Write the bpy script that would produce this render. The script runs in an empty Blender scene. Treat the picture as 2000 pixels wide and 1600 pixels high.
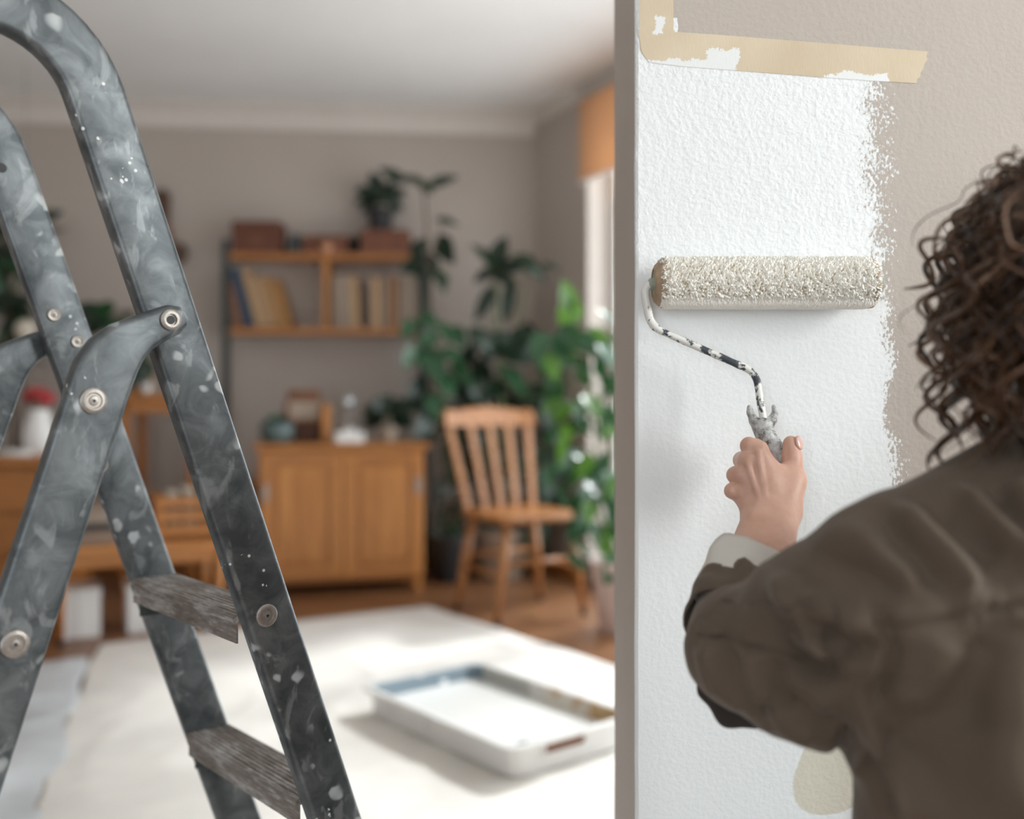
import bpy, bmesh, math, random
import numpy as np
from mathutils import Matrix, Vector, noise as mnoise

random.seed(7)
rng = np.random.default_rng(7)
C = bpy.context.scene.collection
SC = bpy.context.scene

# ---------------------------------------------------------------- camera
CAMZ, F, HOR = 0.90, 35 / 36 * 2000, 790.0
cam_d = bpy.data.cameras.new('camera')
cam_d.lens, cam_d.sensor_width, cam_d.shift_y = 35, 36, (HOR - 800) / 2000
cam_d.clip_start = 0.02
cam_d.dof.use_dof = True
cam_d.dof.focus_distance = 1.06
cam_d.dof.aperture_fstop = 1.9
cam = bpy.data.objects.new('camera', cam_d)
cam.location = (0, 0, CAMZ)
cam.rotation_euler = (math.pi / 2, 0, 0)
C.objects.link(cam)
SC.camera = cam

# ---------------------------------------------------------------- world, daylight, exposure
SC.view_settings.view_transform = 'Standard'
SC.view_settings.look = 'None'
SC.view_settings.gamma = 1
SC.view_settings.use_curve_mapping = False
SC.view_settings.exposure = 0.0
SC.cycles.use_denoising = True
SC.cycles.max_bounces = 8
SC.cycles.diffuse_bounces = 5
SC.cycles.sample_clamp_indirect = 6
w = bpy.data.worlds.new('sky')
SC.world = w
w.use_nodes = True
w.node_tree.nodes['Background'].inputs[0].default_value = (0.80, 0.90, 1.0, 1)
w.node_tree.nodes['Background'].inputs[1].default_value = 1.0


def daylight(name, loc, aim, sx, sy, power, col):
    d = bpy.data.lights.new(name, 'AREA')
    d.shape, d.size, d.size_y, d.energy, d.color = 'RECTANGLE', sx, sy, power, col
    o = bpy.data.objects.new(name, d)
    o.location = loc
    o.rotation_euler = Vector(aim).to_track_quat('-Z', 'Y').to_euler()
    C.objects.link(o)
    return o


# geometry of the rooms (metres; camera stands at x=0, y=0 and looks along +y)
CEIL = 2.50
WD = 1.13                       # front face of the partition being painted
PX0, PY1 = 0.1395, 1.356        # free end of the partition and its rear face
BC = Vector((0.127, 5.50))      # corner back wall / window wall
BDIR = Vector((0.9954, 0.0954))
RDIR = Vector((0.454, -0.891))  # window wall runs from the corner towards the viewer
RNRM = Vector((-0.891, -0.454))  # inward normal of the window wall
FRX, REARY, LEFTX = 2.21, -2.6, -3.1
W1 = (0.56, 3.70, 0.12, 2.43)   # along window wall, z range
WA = (-0.38, 0.34, 0.70, 2.15)  # y range, z range in the right wall by the painter
WB = (1.40, 2.08, 1.50, 2.32)   # x range, z range in the rear wall
WG = (-1.55, -0.45, 0.06, 2.05)  # x range, z range of an added, unseen opening for fill light

t = (W1[0] + W1[1]) / 2
p = BC + RDIR * t - RNRM * 0.30
daylight('daylight_garden_window', (p.x, p.y, (W1[2] + W1[3]) / 2), (RNRM.x, RNRM.y, 0), W1[1] - W1[0] + .3, W1[3] - W1[2] + .2, 125, (1.0, 0.98, 0.96))
daylight('daylight_side_window', (FRX + 0.26, (WA[0] + WA[1]) / 2, (WA[2] + WA[3]) / 2), (-1, 0, 0), WA[1] - WA[0], WA[3] - WA[2], 134, (1.0, 0.975, 0.935))
daylight('daylight_rear_window', ((WB[0] + WB[1]) / 2, REARY - 0.26, (WB[2] + WB[3]) / 2), (0, 1, 0), WB[1] - WB[0], WB[3] - WB[2], 26, (1.0, 0.99, 0.97))
daylight('fill_light_rear', ((WG[0] + WG[1]) / 2, REARY - 0.26, (WG[2] + WG[3]) / 2), (0, 1, 0), WG[1] - WG[0], WG[3] - WG[2], 62, (0.92, 0.97, 1.0))  # added fill lamp that brightens the lower painted wall
sun_d = bpy.data.lights.new('sun', 'SUN')
sun_d.energy, sun_d.angle, sun_d.color = 3.6, math.radians(8), (1.0, 0.97, 0.93)
sun = bpy.data.objects.new('sun', sun_d)
sun.rotation_euler = Vector((-.60, -.65, -.75)).to_track_quat('-Z', 'Y').to_euler()
sun.location = (4, 5, 4)
C.objects.link(sun)


# ---------------------------------------------------------------- helpers
def at(px, py, D):
    """real-world point that stands D metres in front of the lens at this place of the photograph"""
    return Vector(((px - 1000) / F * D, D, CAMZ + (HOR - py) / F * D))


def tag(o, label=None, cat=None, group=None, kind=None):
    if label: o['label'] = label
    if cat: o['category'] = cat
    if group: o['group'] = group
    if kind: o['kind'] = kind
    return o


def thing(name, label, cat, loc=(0, 0, 0), rz=0, group=None):
    o = bpy.data.objects.new(name, None)
    C.objects.link(o)
    o.empty_display_size = 0.05
    o.location = loc
    o.rotation_euler = (0, 0, rz)
    return tag(o, label, cat, group)


def world_matrix(o):
    m = o.matrix_basis.copy()
    return m if o.parent is None else world_matrix(o.parent) @ o.matrix_parent_inverse @ m


def link_mesh(name, me, mat, parent=None, world=False):
    o = bpy.data.objects.new(name, me)
    C.objects.link(o)
    if mat is not None and not me.materials:
        me.materials.append(mat)
    if parent is not None:
        o.parent = parent
        if world:
            m = world_matrix(parent)
            o.matrix_parent_inverse = m.inverted()
    return o


class MB:
    def __init__(s):
        s.v, s.f = [], []

    def add(s, vs, fs):
        n = len(s.v)
        s.v += [tuple(x) for x in vs]
        s.f += [tuple(i + n for i in f) for f in fs]
        return s

    def box(s, c, size, m=None):
        hx, hy, hz = size[0] / 2, size[1] / 2, size[2] / 2
        vs = [Vector((x * hx, y * hy, z * hz)) for z in (-1, 1) for y in (-1, 1) for x in (-1, 1)]
        if m is not None: vs = [m @ x for x in vs]
        vs = [x + Vector(c) for x in vs]
        return s.add(vs, [(0, 2, 3, 1), (4, 5, 7, 6), (0, 1, 5, 4), (2, 6, 7, 3), (0, 4, 6, 2), (1, 3, 7, 5)])

    def span(s, a, b):
        a, b = Vector(a), Vector(b)
        return s.box((a + b) / 2, [abs(b[i] - a[i]) for i in range(3)])

    def tube(s, pts, r, n=8, cap=True, flat=None):
        pts = [Vector(q) for q in pts]
        rs = r if isinstance(r, (list, tuple)) else [r] * len(pts)
        vs, fs = [], []
        up = None
        for i, q in enumerate(pts):
            d = (pts[min(i + 1, len(pts) - 1)] - pts[max(i - 1, 0)]).normalized()
            if up is None:
                up = Vector((0, 0, 1)) if abs(d.z) < .9 else Vector((1, 0, 0))
            x = up.cross(d)
            if x.length < 1e-5: x = Vector((1, 0, 0)).cross(d)
            x.normalize()
            y = d.cross(x)
            up = y
            for k in range(n):
                a = 2 * math.pi * k / n
                vs.append(q + (x * math.cos(a) + y * math.sin(a)) * rs[i])
        for i in range(len(pts) - 1):
            for k in range(n):
                fs.append((i * n + k, i * n + (k + 1) % n, (i + 1) * n + (k + 1) % n, (i + 1) * n + k))
        if cap:
            fs.append(tuple(range(n - 1, -1, -1)))
            fs.append(tuple((len(pts) - 1) * n + k for k in range(n)))
        return s.add(vs, fs)

    def lathe(s, prof, c=(0, 0, 0), n=20, m=None, sx=1, sy=1):
        vs, fs = [], []
        for (r, z) in prof:
            for k in range(n):
                a = 2 * math.pi * k / n
                q = Vector((r * math.cos(a) * sx, r * math.sin(a) * sy, z))
                if m is not None: q = m @ q
                vs.append(q + Vector(c))
        for i in range(len(prof) - 1):
            for k in range(n):
                fs.append((i * n + k, i * n + (k + 1) % n, (i + 1) * n + (k + 1) % n, (i + 1) * n + k))
        fs.append(tuple(range(n - 1, -1, -1)))
        fs.append(tuple((len(prof) - 1) * n + k for k in range(n)))
        return s.add(vs, fs)

    def prism(s, poly, ax_u, ax_v, ax_w, o, w0, w1):
        """polygon in (u,v) extruded along w"""
        n = len(poly)
        U, V, W, O = Vector(ax_u), Vector(ax_v), Vector(ax_w), Vector(o)
        vs = [O + U * a + V * b + W * w0 for a, b in poly] + [O + U * a + V * b + W * w1 for a, b in poly]
        fs = [tuple(range(n - 1, -1, -1)), tuple(range(n, 2 * n))]
        fs += [(i, (i + 1) % n, n + (i + 1) % n, n + i) for i in range(n)]
        return s.add(vs, fs)

    def build(s, name, mat, parent=None, smooth=False, bevel=0, world=False, seg=2, label=None):
        me = bpy.data.meshes.new(name)
        me.from_pydata(s.v, [], s.f)
        bm = bmesh.new()
        bm.from_mesh(me)
        bmesh.ops.recalc_face_normals(bm, faces=bm.faces)
        bm.to_mesh(me)
        bm.free()
        if smooth:
            me.polygons.foreach_set('use_smooth', [True] * len(me.polygons))
        o = link_mesh(name, me, mat, parent, world)
        if bevel:
            b = o.modifiers.new('bevel', 'BEVEL')
            b.width, b.segments, b.limit_method = bevel, seg, 'ANGLE'
            b.angle_limit = math.radians(40)
        if label: o['label'] = label
        return o


def struct(o):
    o['kind'] = 'structure'
    return o


def copy_tree(o, parent=None):
    c = o.copy()
    C.objects.link(c)
    c.parent = parent
    for ch in list(o.children):
        copy_tree(ch, c)
    return c


# ---- materials
def nodes(name):
    m = bpy.data.materials.new(name)
    m.use_nodes = True
    nt = m.node_tree
    return m, nt, nt.nodes['Principled BSDF']


def N(nt, kind, **kw):
    n = nt.nodes.new(kind)
    for k, v in kw.items():
        if k in n.inputs: n.inputs[k].default_value = v
        else: setattr(n, k, v)
    return n


def coords(nt, scale=(1, 1, 1), rot=(0, 0, 0)):
    tc = nt.nodes.new('ShaderNodeTexCoord')
    mp = nt.nodes.new('ShaderNodeMapping')
    mp.inputs['Scale'].default_value = scale
    mp.inputs['Rotation'].default_value = rot
    nt.links.new(tc.outputs['Object'], mp.inputs['Vector'])
    return mp.outputs[0]


def tex(nt, vec, scale, detail=4, rough=.5, dist=0):
    n = nt.nodes.new('ShaderNodeTexNoise')
    n.inputs['Scale'].default_value = scale
    n.inputs['Detail'].default_value = detail
    n.inputs['Roughness'].default_value = rough
    n.inputs['Distortion'].default_value = dist
    if vec is not None: nt.links.new(vec, n.inputs['Vector'])
    return n.outputs['Fac']


def ramp(nt, fac, stops, interp='LINEAR'):
    n = nt.nodes.new('ShaderNodeValToRGB')
    n.color_ramp.interpolation = interp
    e = n.color_ramp.elements
    while len(e) < len(stops): e.new(0.5)
    for i, (p_, c) in enumerate(stops):
        e[i].position = p_
        e[i].color = c if len(c) == 4 else (*c, 1)
    nt.links.new(fac, n.inputs[0])
    return n.outputs[0]


def math_(nt, op, a, b=None, c=None, clamp=False):
    n = nt.nodes.new('ShaderNodeMath')
    n.operation, n.use_clamp = op, clamp
    for i, x in enumerate((a, b, c)):
        if x is None: continue
        if isinstance(x, (int, float)): n.inputs[i].default_value = x
        else: nt.links.new(x, n.inputs[i])
    return n.outputs[0]


def mix(nt, fac, a, b):
    n = nt.nodes.new('ShaderNodeMix')
    n.data_type = 'RGBA'
    for s_, x in ((0, fac), (6, a), (7, b)):
        if isinstance(x, (int, float)): n.inputs[s_].default_value = x
        elif isinstance(x, tuple): n.inputs[s_].default_value = (*x[:3], 1)
        else: nt.links.new(x, n.inputs[s_])
    return n.outputs[2]


def bump(nt, b, height, strength=.3, dist=.002):
    n = nt.nodes.new('ShaderNodeBump')
    n.inputs['Strength'].default_value = strength
    n.inputs['Distance'].default_value = dist
    nt.links.new(height, n.inputs['Height'])
    nt.links.new(n.outputs[0], b.inputs['Normal'])
    return n


def smooth01(nt, x, a, b):
    n = nt.nodes.new('ShaderNodeMapRange')
    n.interpolation_type = 'SMOOTHSTEP'
    n.inputs['From Min'].default_value = a
    n.inputs['From Max'].default_value = b
    nt.links.new(x, n.inputs['Value'])
    return n.outputs[0]


def plain(name, c, rough=.6, metal=0, var=.12, scale=30, bmp=0, bscale=200, bdist=.001, spec=None, sheen=0):
    m, nt, b = nodes(name)
    v = coords(nt)
    c2 = tuple(max(0, x * (1 - var)) for x in c)
    c1 = tuple(min(1, x * (1 + var)) for x in c)
    nt.links.new(ramp(nt, tex(nt, v, scale), [(.3, c2), (.7, c1)]), b.inputs['Base Color'])
    b.inputs['Roughness'].default_value = rough
    b.inputs['Metallic'].default_value = metal
    if spec is not None: b.inputs['Specular IOR Level'].default_value = spec
    if sheen: b.inputs['Sheen Weight'].default_value = sheen
    if bmp: bump(nt, b, tex(nt, v, bscale, 3), bmp, bdist)
    return m


def wood(name, c1, c2, rough=.42, axis=2, scale=14):
    m, nt, b = nodes(name)
    s_ = [scale, scale, scale]
    s_[axis] = scale * .07
    v = coords(nt, tuple(s_))
    a = tex(nt, v, 2.2, 5, .6, 1.2)
    fine = tex(nt, v, 14, 3)
    g = math_(nt, 'MULTIPLY_ADD', fine, .35, a)
    nt.links.new(ramp(nt, g, [(.45, c2), (.9, c1)]), b.inputs['Base Color'])
    b.inputs['Roughness'].default_value = rough
    bump(nt, b, fine, .08, .001)
    return m


OLD = (0.46, 0.405, 0.360)     # taupe wall paint


def wall_mat(name, c, bmp=.35, bscale=170):
    m, nt, b = nodes(name)
    v = coords(nt)
    big = tex(nt, v, 1.3, 3)
    nt.links.new(ramp(nt, big, [(.3, tuple(x * .95 for x in c)), (.7, tuple(min(1, x * 1.04) for x in c))]), b.inputs['Base Color'])
    b.inputs['Roughness'].default_value = .75
    bump(nt, b, tex(nt, v, bscale, 3, .55), bmp, .0016)
    return m


M = {}
M['wall'] = wall_mat('old_taupe_wall_paint', OLD)
M['ceiling'] = wall_mat('white_ceiling_paint', (.80, .79, .77), .15)
M['cornice'] = plain('cornice_plaster', (.66, .61, .56), .7, var=.04)
M['trim'] = plain('white_lacquer', (.80, .79, .77), .35, var=.03)
M['pine'] = wood('honey_pine', (.57, .25, .066), (.34, .122, .027), .38)
M['pinex'] = wood('honey_pine_along', (.50, .215, .058), (.30, .105, .024), .38, axis=0)
M['chairwood'] = wood('chair_beech', (.44, .19, .062), (.28, .105, .03), .30)
M['brownwood'] = wood('brown_wood', (.22, .085, .035), (.12, .042, .018), .5)
M['darksteel'] = plain('dark_green_steel', (.035, .045, .045), .5, .3)
M['black'] = plain('black_plastic', (.012, .012, .013), .5)
M['whitecer'] = plain('white_ceramic', (.78, .77, .75), .3, var=.03)
M['terracotta'] = plain('terracotta', (.33, .14, .085), .8)
M['soil'] = plain('potting_soil', (.03, .02, .014), .95, var=.4, scale=90)
M['stem'] = plain('plant_stem', (.10, .12, .05), .6)
M['bark'] = plain('brown_bark', (.09, .06, .04), .85, var=.3, scale=60)


def leafmat(name, c, rough=.28, trans=.15):
    m, nt, b = nodes(name)
    v = coords(nt)
    nt.links.new(ramp(nt, tex(nt, v, 25, 2), [(.3, tuple(x * .75 for x in c)), (.7, tuple(x * 1.2 for x in c))]), b.inputs['Base Color'])
    b.inputs['Roughness'].default_value = rough
    tr = nt.nodes.new('ShaderNodeBsdfTranslucent')
    tr.inputs[0].default_value = (c[0] * 2.2, c[1] * 2.2, c[2] * .8, 1)
    mx = nt.nodes.new('ShaderNodeMixShader')
    mx.inputs[0].default_value = trans
    out = nt.nodes['Material Output']
    nt.links.new(b.outputs[0], mx.inputs[1])
    nt.links.new(tr.outputs[0], mx.inputs[2])
    nt.links.new(mx.outputs[0], out.inputs['Surface'])
    return m


M['leafdark'] = leafmat('dark_glossy_leaf', (.009, .026, .012), .34, .03)
M['leafmid'] = leafmat('mid_green_leaf', (.025, .085, .035), .25, .10)
M['leaflight'] = leafmat('fresh_green_leaf', (.07, .16, .035), .28, .28)


def glassmat(name, tint=(.95, .98, 1), gl=.08):
    m, nt, b = nodes(name)
    nt.nodes.remove(b)
    tr = N(nt, 'ShaderNodeBsdfTransparent')
    tr.inputs[0].default_value = (*tint, 1)
    g = N(nt, 'ShaderNodeBsdfGlossy')
    g.inputs['Roughness'].default_value = .02
    mx = N(nt, 'ShaderNodeMixShader')
    mx.inputs[0].default_value = gl
    nt.links.new(tr.outputs[0], mx.inputs[1])
    nt.links.new(g.outputs[0], mx.inputs[2])
    nt.links.new(mx.outputs[0], nt.nodes['Material Output'].inputs['Surface'])
    return m


M['pane'] = glassmat('window_glass')


# ================================================================ ROOM SHELL
def floor_mat():
    m, nt, b = nodes('oak_plank_floor')
    v = coords(nt, (1, 1, 1), (0, 0, math.radians(12)))
    br = N(nt, 'ShaderNodeTexBrick')
    br.inputs['Scale'].default_value = 1
    br.inputs['Brick Width'].default_value = 1.1
    br.inputs['Row Height'].default_value = .12
    br.inputs['Mortar Size'].default_value = .0025
    br.inputs['Color1'].default_value = (.30, .145, .065, 1)
    br.inputs['Color2'].default_value = (.23, .10, .042, 1)
    br.inputs['Mortar'].default_value = (.06, .03, .015, 1)
    nt.links.new(v, br.inputs['Vector'])
    v2 = coords(nt, (1.2, 22, 1), (0, 0, math.radians(12)))
    g = ramp(nt, tex(nt, v2, 3, 5, .6, .6), [(.3, (.65, .65, .65)), (.75, (1.15, 1.12, 1.1))])
    mm = nt.nodes.new('ShaderNodeMix')
    mm.data_type, mm.blend_type = 'RGBA', 'MULTIPLY'
    mm.inputs[0].default_value = 1
    nt.links.new(br.outputs[0], mm.inputs[6])
    nt.links.new(g, mm.inputs[7])
    nt.links.new(mm.outputs[2], b.inputs['Base Color'])
    b.inputs['Roughness'].default_value = .38
    bump(nt, b, br.outputs['Fac'], -.3, .002)
    return m


PLAN = [(-3.31, -2.83), (2.44, -2.83), (2.44, 1.46), (.33, 5.60), (.30, 5.74), (-3.31, 5.42)]
struct(MB().prism(PLAN, (1, 0, 0), (0, 1, 0), (0, 0, 1), (0, 0, 0), -.08, 0).build('floor', floor_mat()))
struct(MB().prism(PLAN, (1, 0, 0), (0, 1, 0), (0, 0, 1), (0, 0, 0), CEIL, CEIL + .1).build('ceiling', M['ceiling']))


def wall_run(name, o2, d2, n2, L, th, holes, mat):
    """wall from point o2 along d2, room side n2, openings (s0,s1,z0,z1)"""
    mb = MB()
    D3, N3 = Vector((d2[0], d2[1], 0)), Vector((n2[0], n2[1], 0))
    O3 = Vector((o2[0], o2[1], 0))

    def blk(s0, s1, z0, z1):
        mb.prism([(s0, z0), (s1, z0), (s1, z1), (s0, z1)], D3, (0, 0, 1), N3, O3, -th, 0)
    cur = 0
    for (s0, s1, z0, z1) in holes:
        blk(cur, s0, 0, CEIL)
        blk(s0, s1, 0, z0)
        blk(s0, s1, z1, CEIL)
        cur = s1
    blk(cur, L, 0, CEIL)
    return struct(mb.build(name, mat))


def window(name, o2, d2, n2, s0, s1, z0, z1, cols, rows=1, depth=.13):
    D3, N3, O3 = Vector((d2[0], d2[1], 0)), Vector((n2[0], n2[1], 0)), Vector((o2[0], o2[1], 0))
    root = thing(name, None, None, O3 + D3 * s0)
    root['kind'] = 'structure'
    fr = MB()

    def blk(m, a0, a1, b0, b1, w0, w1):
        m.prism([(a0, b0), (a1, b0), (a1, b1), (a0, b1)], D3, (0, 0, 1), N3, O3, w0, w1)
    e = .001
    blk(fr, s0 + e, s0 + .06, z0 + e, z1 - e, -depth - .06, -depth)
    blk(fr, s1 - .06, s1 - e, z0 + e, z1 - e, -depth - .06, -depth)
    blk(fr, s0 + .06, s1 - .06, z0 + e, z0 + .06, -depth - .06, -depth)
    blk(fr, s0 + .06, s1 - .06, z1 - .06, z1 - e, -depth - .06, -depth)
    fr.build('window_frame', M['trim'], root, bevel=.004, world=True)
    W, H = (s1 - s0 - .12) / cols, (z1 - z0 - .12) / rows
    for i in range(1, cols):
        m = MB()
        blk(m, s0 + .06 + W * i - .03, s0 + .06 + W * i + .03, z0 + .06, z1 - .06, -depth - .055, -depth - .005)
        m.build('mullion', M['trim'], root, bevel=.004, world=True)
    for i in range(cols):
        m = MB()
        blk(m, s0 + .06 + W * i + (.03 if i else 0), s0 + .06 + W * (i + 1) - (.03 if i < cols - 1 else 0), z0 + .06, z1 - .06, -depth - .034, -depth - .030)
        m.build('pane', M['pane'], root, world=True)
    m = MB()
    blk(m, s0 + .003, s1 - .003, z0 + e, z0 + .022, -depth, .03)
    m.build('window_sill', M['trim'], root, bevel=.004, world=True)
    return root


# back wall, window wall, side and rear walls
BL = BC - BDIR * 3.6
wall_run('wall_back', (BL.x, BL.y), BDIR, (BDIR.y, -BDIR.x), 3.6, .2, [], M['wall'])
wall_run('wall_right', BC, RDIR, RNRM, 4.63, .22, [W1], M['wall'])
window('window_1', BC, RDIR, RNRM, *W1, 3)
wall_run('wall_left', (LEFTX, REARY), (0, 1), (1, 0), 7.9, .2, [], M['wall'])
wall_run('wall_front_right', (FRX, WD + .1), (0, -1), (-1, 0), WD + .1 - REARY, .22, [(WD + .1 - WA[1], WD + .1 - WA[0], WA[2], WA[3])], M['wall'])
window('window_2', (FRX, WD + .1), (0, -1), (-1, 0), WD + .1 - WA[1], WD + .1 - WA[0], WA[2], WA[3], 2)
wall_run('wall_rear', (FRX, REARY), (-1, 0), (0, 1), FRX - LEFTX, .22, [(FRX - WB[1], FRX - WB[0], WB[2], WB[3]), (FRX - WG[1], FRX - WG[0], WG[2], WG[3])], M['wall'])
window('window_3', (FRX, REARY), (-1, 0), (0, 1), FRX - WB[1], FRX - WB[0], WB[2], WB[3], 2)

window('fill_opening', (FRX, REARY), (-1, 0), (0, 1), FRX - WG[1], FRX - WG[0], WG[2], WG[3], 2)  # glazing of the opening added for the fill light

# cornices and baseboards
CPROF = [(0, 0), (.012, 0), (.020, .02), (.030, .055), (.055, .085), (.085, .098), (.10, .105), (.10, .12), (0, .12)]


def run_trim(name, o2, d2, n2, L, prof, z, mat, flip=False):
    D3, N3 = Vector((d2[0], d2[1], 0)), Vector((n2[0], n2[1], 0))
    return struct(MB().prism(prof, N3, (0, 0, 1), D3, Vector((o2[0], o2[1], z)), 0, L).build(name, mat, smooth=False))


NB = (BDIR.y, -BDIR.x)
run_trim('trim_1', BL, BDIR, NB, 3.6, CPROF, CEIL - .12, M['cornice'])
run_trim('trim_2', BC, RDIR, RNRM, 4.6, [(a * .6, b * .5 + .06) for a, b in CPROF], CEIL - .12, M['cornice'])
BPROF = [(0, 0), (.016, 0), (.016, .075), (.010, .09), (0, .09)]
run_trim('baseboard_back', BL, BDIR, NB, 3.6, BPROF, 0, M['pinex'])
run_trim('baseboard_right', BC, RDIR, RNRM, .54, BPROF, 0, M['pinex'])


# ---- the partition with its fresh coat of paint
def px_x(px): return (px - 1000) / F * WD
def px_z(py): return CAMZ + (HOR - py) / F * WD


def curve_node(nt, fac, pts):
    n = nt.nodes.new('ShaderNodeFloatCurve')
    cm = n.mapping
    c = cm.curves[0]
    while len(c.points) < len(pts): c.points.new(.5, .5)
    for i, (a, b_) in enumerate(pts):
        c.points[i].location = (a, b_)
        c.points[i].handle_type = 'VECTOR'
    cm.update()
    nt.links.new(fac, n.inputs['Value'])
    return n.outputs[0]


def partition_mat():
    m, nt, b = nodes('half_painted_woodchip_wallpaper')
    v = coords(nt)
    sep = N(nt, 'ShaderNodeSeparateXYZ')
    nt.links.new(v, sep.inputs[0])
    X, Y, Z = sep.outputs
    z0, z1 = px_z(1600), px_z(0)
    x0, x1 = px_x(1200), px_x(2000)
    tz = math_(nt, 'DIVIDE', math_(nt, 'SUBTRACT', Z, z0), z1 - z0)

    def edge(lst):
        pts = sorted(((px_z(y) - z0) / (z1 - z0), (px_x(x) - x0) / (x1 - x0)) for x, y in lst)
        c = curve_node(nt, tz, pts)
        return math_(nt, 'MULTIPLY_ADD', c, x1 - x0, x0)
    inner = edge([(1665, 0), (1672, 150), (1674, 300), (1662, 350), (1660, 400), (1690, 430), (1700, 480), (1702, 560), (1716, 640), (1728, 700), (1722, 770), (1718, 840), (1730, 900), (1745, 960), (1760, 1100), (1800, 1600)])
    outer = edge([(1755, 0), (1753, 180), (1757, 260), (1755, 420), (1757, 560), (1758, 680), (1742, 760), (1738, 830), (1772, 850), (1782, 960), (1800, 1100), (1850, 1600)])
    n1 = tex(nt, v, 26, 5, .65)
    wob = math_(nt, 'MULTIPLY', math_(nt, 'SUBTRACT', n1, .5), .012)
    xw = math_(nt, 'ADD', X, wob)
    d = math_(nt, 'DIVIDE', math_(nt, 'SUBTRACT', outer, xw), math_(nt, 'MAXIMUM', math_(nt, 'SUBTRACT', outer, inner), .002))
    v2 = coords(nt, (1, 1, .6))
    fine = tex(nt, v2, 300, 3, .65)
    patch = tex(nt, v, 34, 2, .5)
    fine = math_(nt, 'ADD', math_(nt, 'MULTIPLY', fine, .8), math_(nt, 'MULTIPLY', patch, .3))
    # d: 0 at the outer limit, 1 at the solid edge
    thr = math_(nt, 'MULTIPLY_ADD', d, .25, .42)
    cov = smooth01(nt, math_(nt, 'SUBTRACT', thr, fine), -.02, .03)
    cov = math_(nt, 'MULTIPLY', cov, math_(nt, 'GREATER_THAN', d, 0))
    solid = smooth01(nt, d, .97, 1.03)
    cov = math_(nt, 'MAXIMUM', cov, solid)
    # upper limit: along the tape, which drops to the right
    sl = (px_z(118) - px_z(80)) / (px_x(1800) - px_x(1250))
    lim = math_(nt, 'MULTIPLY_ADD', math_(nt, 'SUBTRACT', X, px_x(1250)), sl, px_z(80))
    cov = math_(nt, 'MULTIPLY', cov, math_(nt, 'LESS_THAN', Z, lim))
    strip = math_(nt, 'LESS_THAN', X, px_x(1252))
    spot = math_(nt, 'MULTIPLY', math_(nt, 'LESS_THAN', math_(nt, 'ABSOLUTE', math_(nt, 'SUBTRACT', xw, px_x(1317))), .0025),
                 math_(nt, 'LESS_THAN', math_(nt, 'ABSOLUTE', math_(nt, 'SUBTRACT', Z, px_z(52))), .010))
    cov = math_(nt, 'MAXIMUM', cov, math_(nt, 'MAXIMUM', strip, math_(nt, 'MULTIPLY', spot, math_(nt, 'GREATER_THAN', fine, .5))))
    front = math_(nt, 'LESS_THAN', Y, WD + .004)
    cov = math_(nt, 'MULTIPLY', cov, front)
    # missed cream spot low on the wall
    ex = math_(nt, 'DIVIDE', math_(nt, 'SUBTRACT', math_(nt, 'ADD', xw, math_(nt, 'MULTIPLY', math_(nt, 'SUBTRACT', Z, px_z(1480)), -.42)), px_x(1655)), .052)
    ez = math_(nt, 'DIVIDE', math_(nt, 'SUBTRACT', Z, px_z(1475)), .068)
    rr = math_(nt, 'ADD', math_(nt, 'POWER', math_(nt, 'ABSOLUTE', ex), 2), math_(nt, 'POWER', math_(nt, 'ABSOLUTE', ez), 3))
    cream = math_(nt, 'MULTIPLY', math_(nt, 'SUBTRACT', 1.0, smooth01(nt, rr, .95, 1.05)), front)
    old = ramp(nt, tex(nt, v, 3, 3), [(.3, tuple(x * .96 for x in OLD)), (.7, tuple(x * 1.05 for x in OLD))])
    col = mix(nt, cov, old, (.81, .83, .83))
    col = mix(nt, cream, col, (.66, .62, .52))
    nt.links.new(col, b.inputs['Base Color'])
    # still wet above the roller
    wet = math_(nt, 'MULTIPLY', cov, smooth01(nt, math_(nt, 'ADD', Z, math_(nt, 'MULTIPLY', n1, .06)), px_z(560), px_z(420)))
    rg = math_(nt, 'MULTIPLY_ADD', wet, -.53, .68)
    nt.links.new(rg, b.inputs['Roughness'])
    h = tex(nt, v, 190, 3, .55)
    h2 = tex(nt, coords(nt, (1, 1, .7)), 75, 2, .5)
    hh = math_(nt, 'ADD', h, math_(nt, 'MULTIPLY', h2, .6))
    hh = math_(nt, 'MULTIPLY_ADD', cov, .25, hh)
    bn = bump(nt, b, hh, .6, .0012)
    nt.links.new(math_(nt, 'MULTIPLY_ADD', wet, .75, .55), bn.inputs['Strength'])
    return m


mb = MB()
wob_n = 60
ptm = partition_mat()
# the free end has a slightly wavy, paint-rounded front edge
zs = [CEIL * i / wob_n for i in range(wob_n + 1)]
prof = []
vs, fs = [], []
for z in zs:
    wv = .0009 * mnoise.noise(Vector((0, 3.1, z * 9))) + .0007 * mnoise.noise(Vector((5, 0, z * 40)))
    x = PX0 + wv - (.62 - z if z < .62 else 0) * 0
    ring = [(x, PY1, z), (x, WD + .004, z), (x + .0012, WD + .0012, z), (x + .004, WD, z), (2.23, WD, z), (2.23, PY1, z)]
    vs += ring
k = 6
for i in range(wob_n):
    for j in range(k):
        fs.append((i * k + j, i * k + (j + 1) % k, (i + 1) * k + (j + 1) % k, (i + 1) * k + j))
fs += [tuple(range(k - 1, -1, -1)), tuple(wob_n * k + j for j in range(k))]
struct(mb.add(vs, fs).build('wall_partition', ptm))


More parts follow.
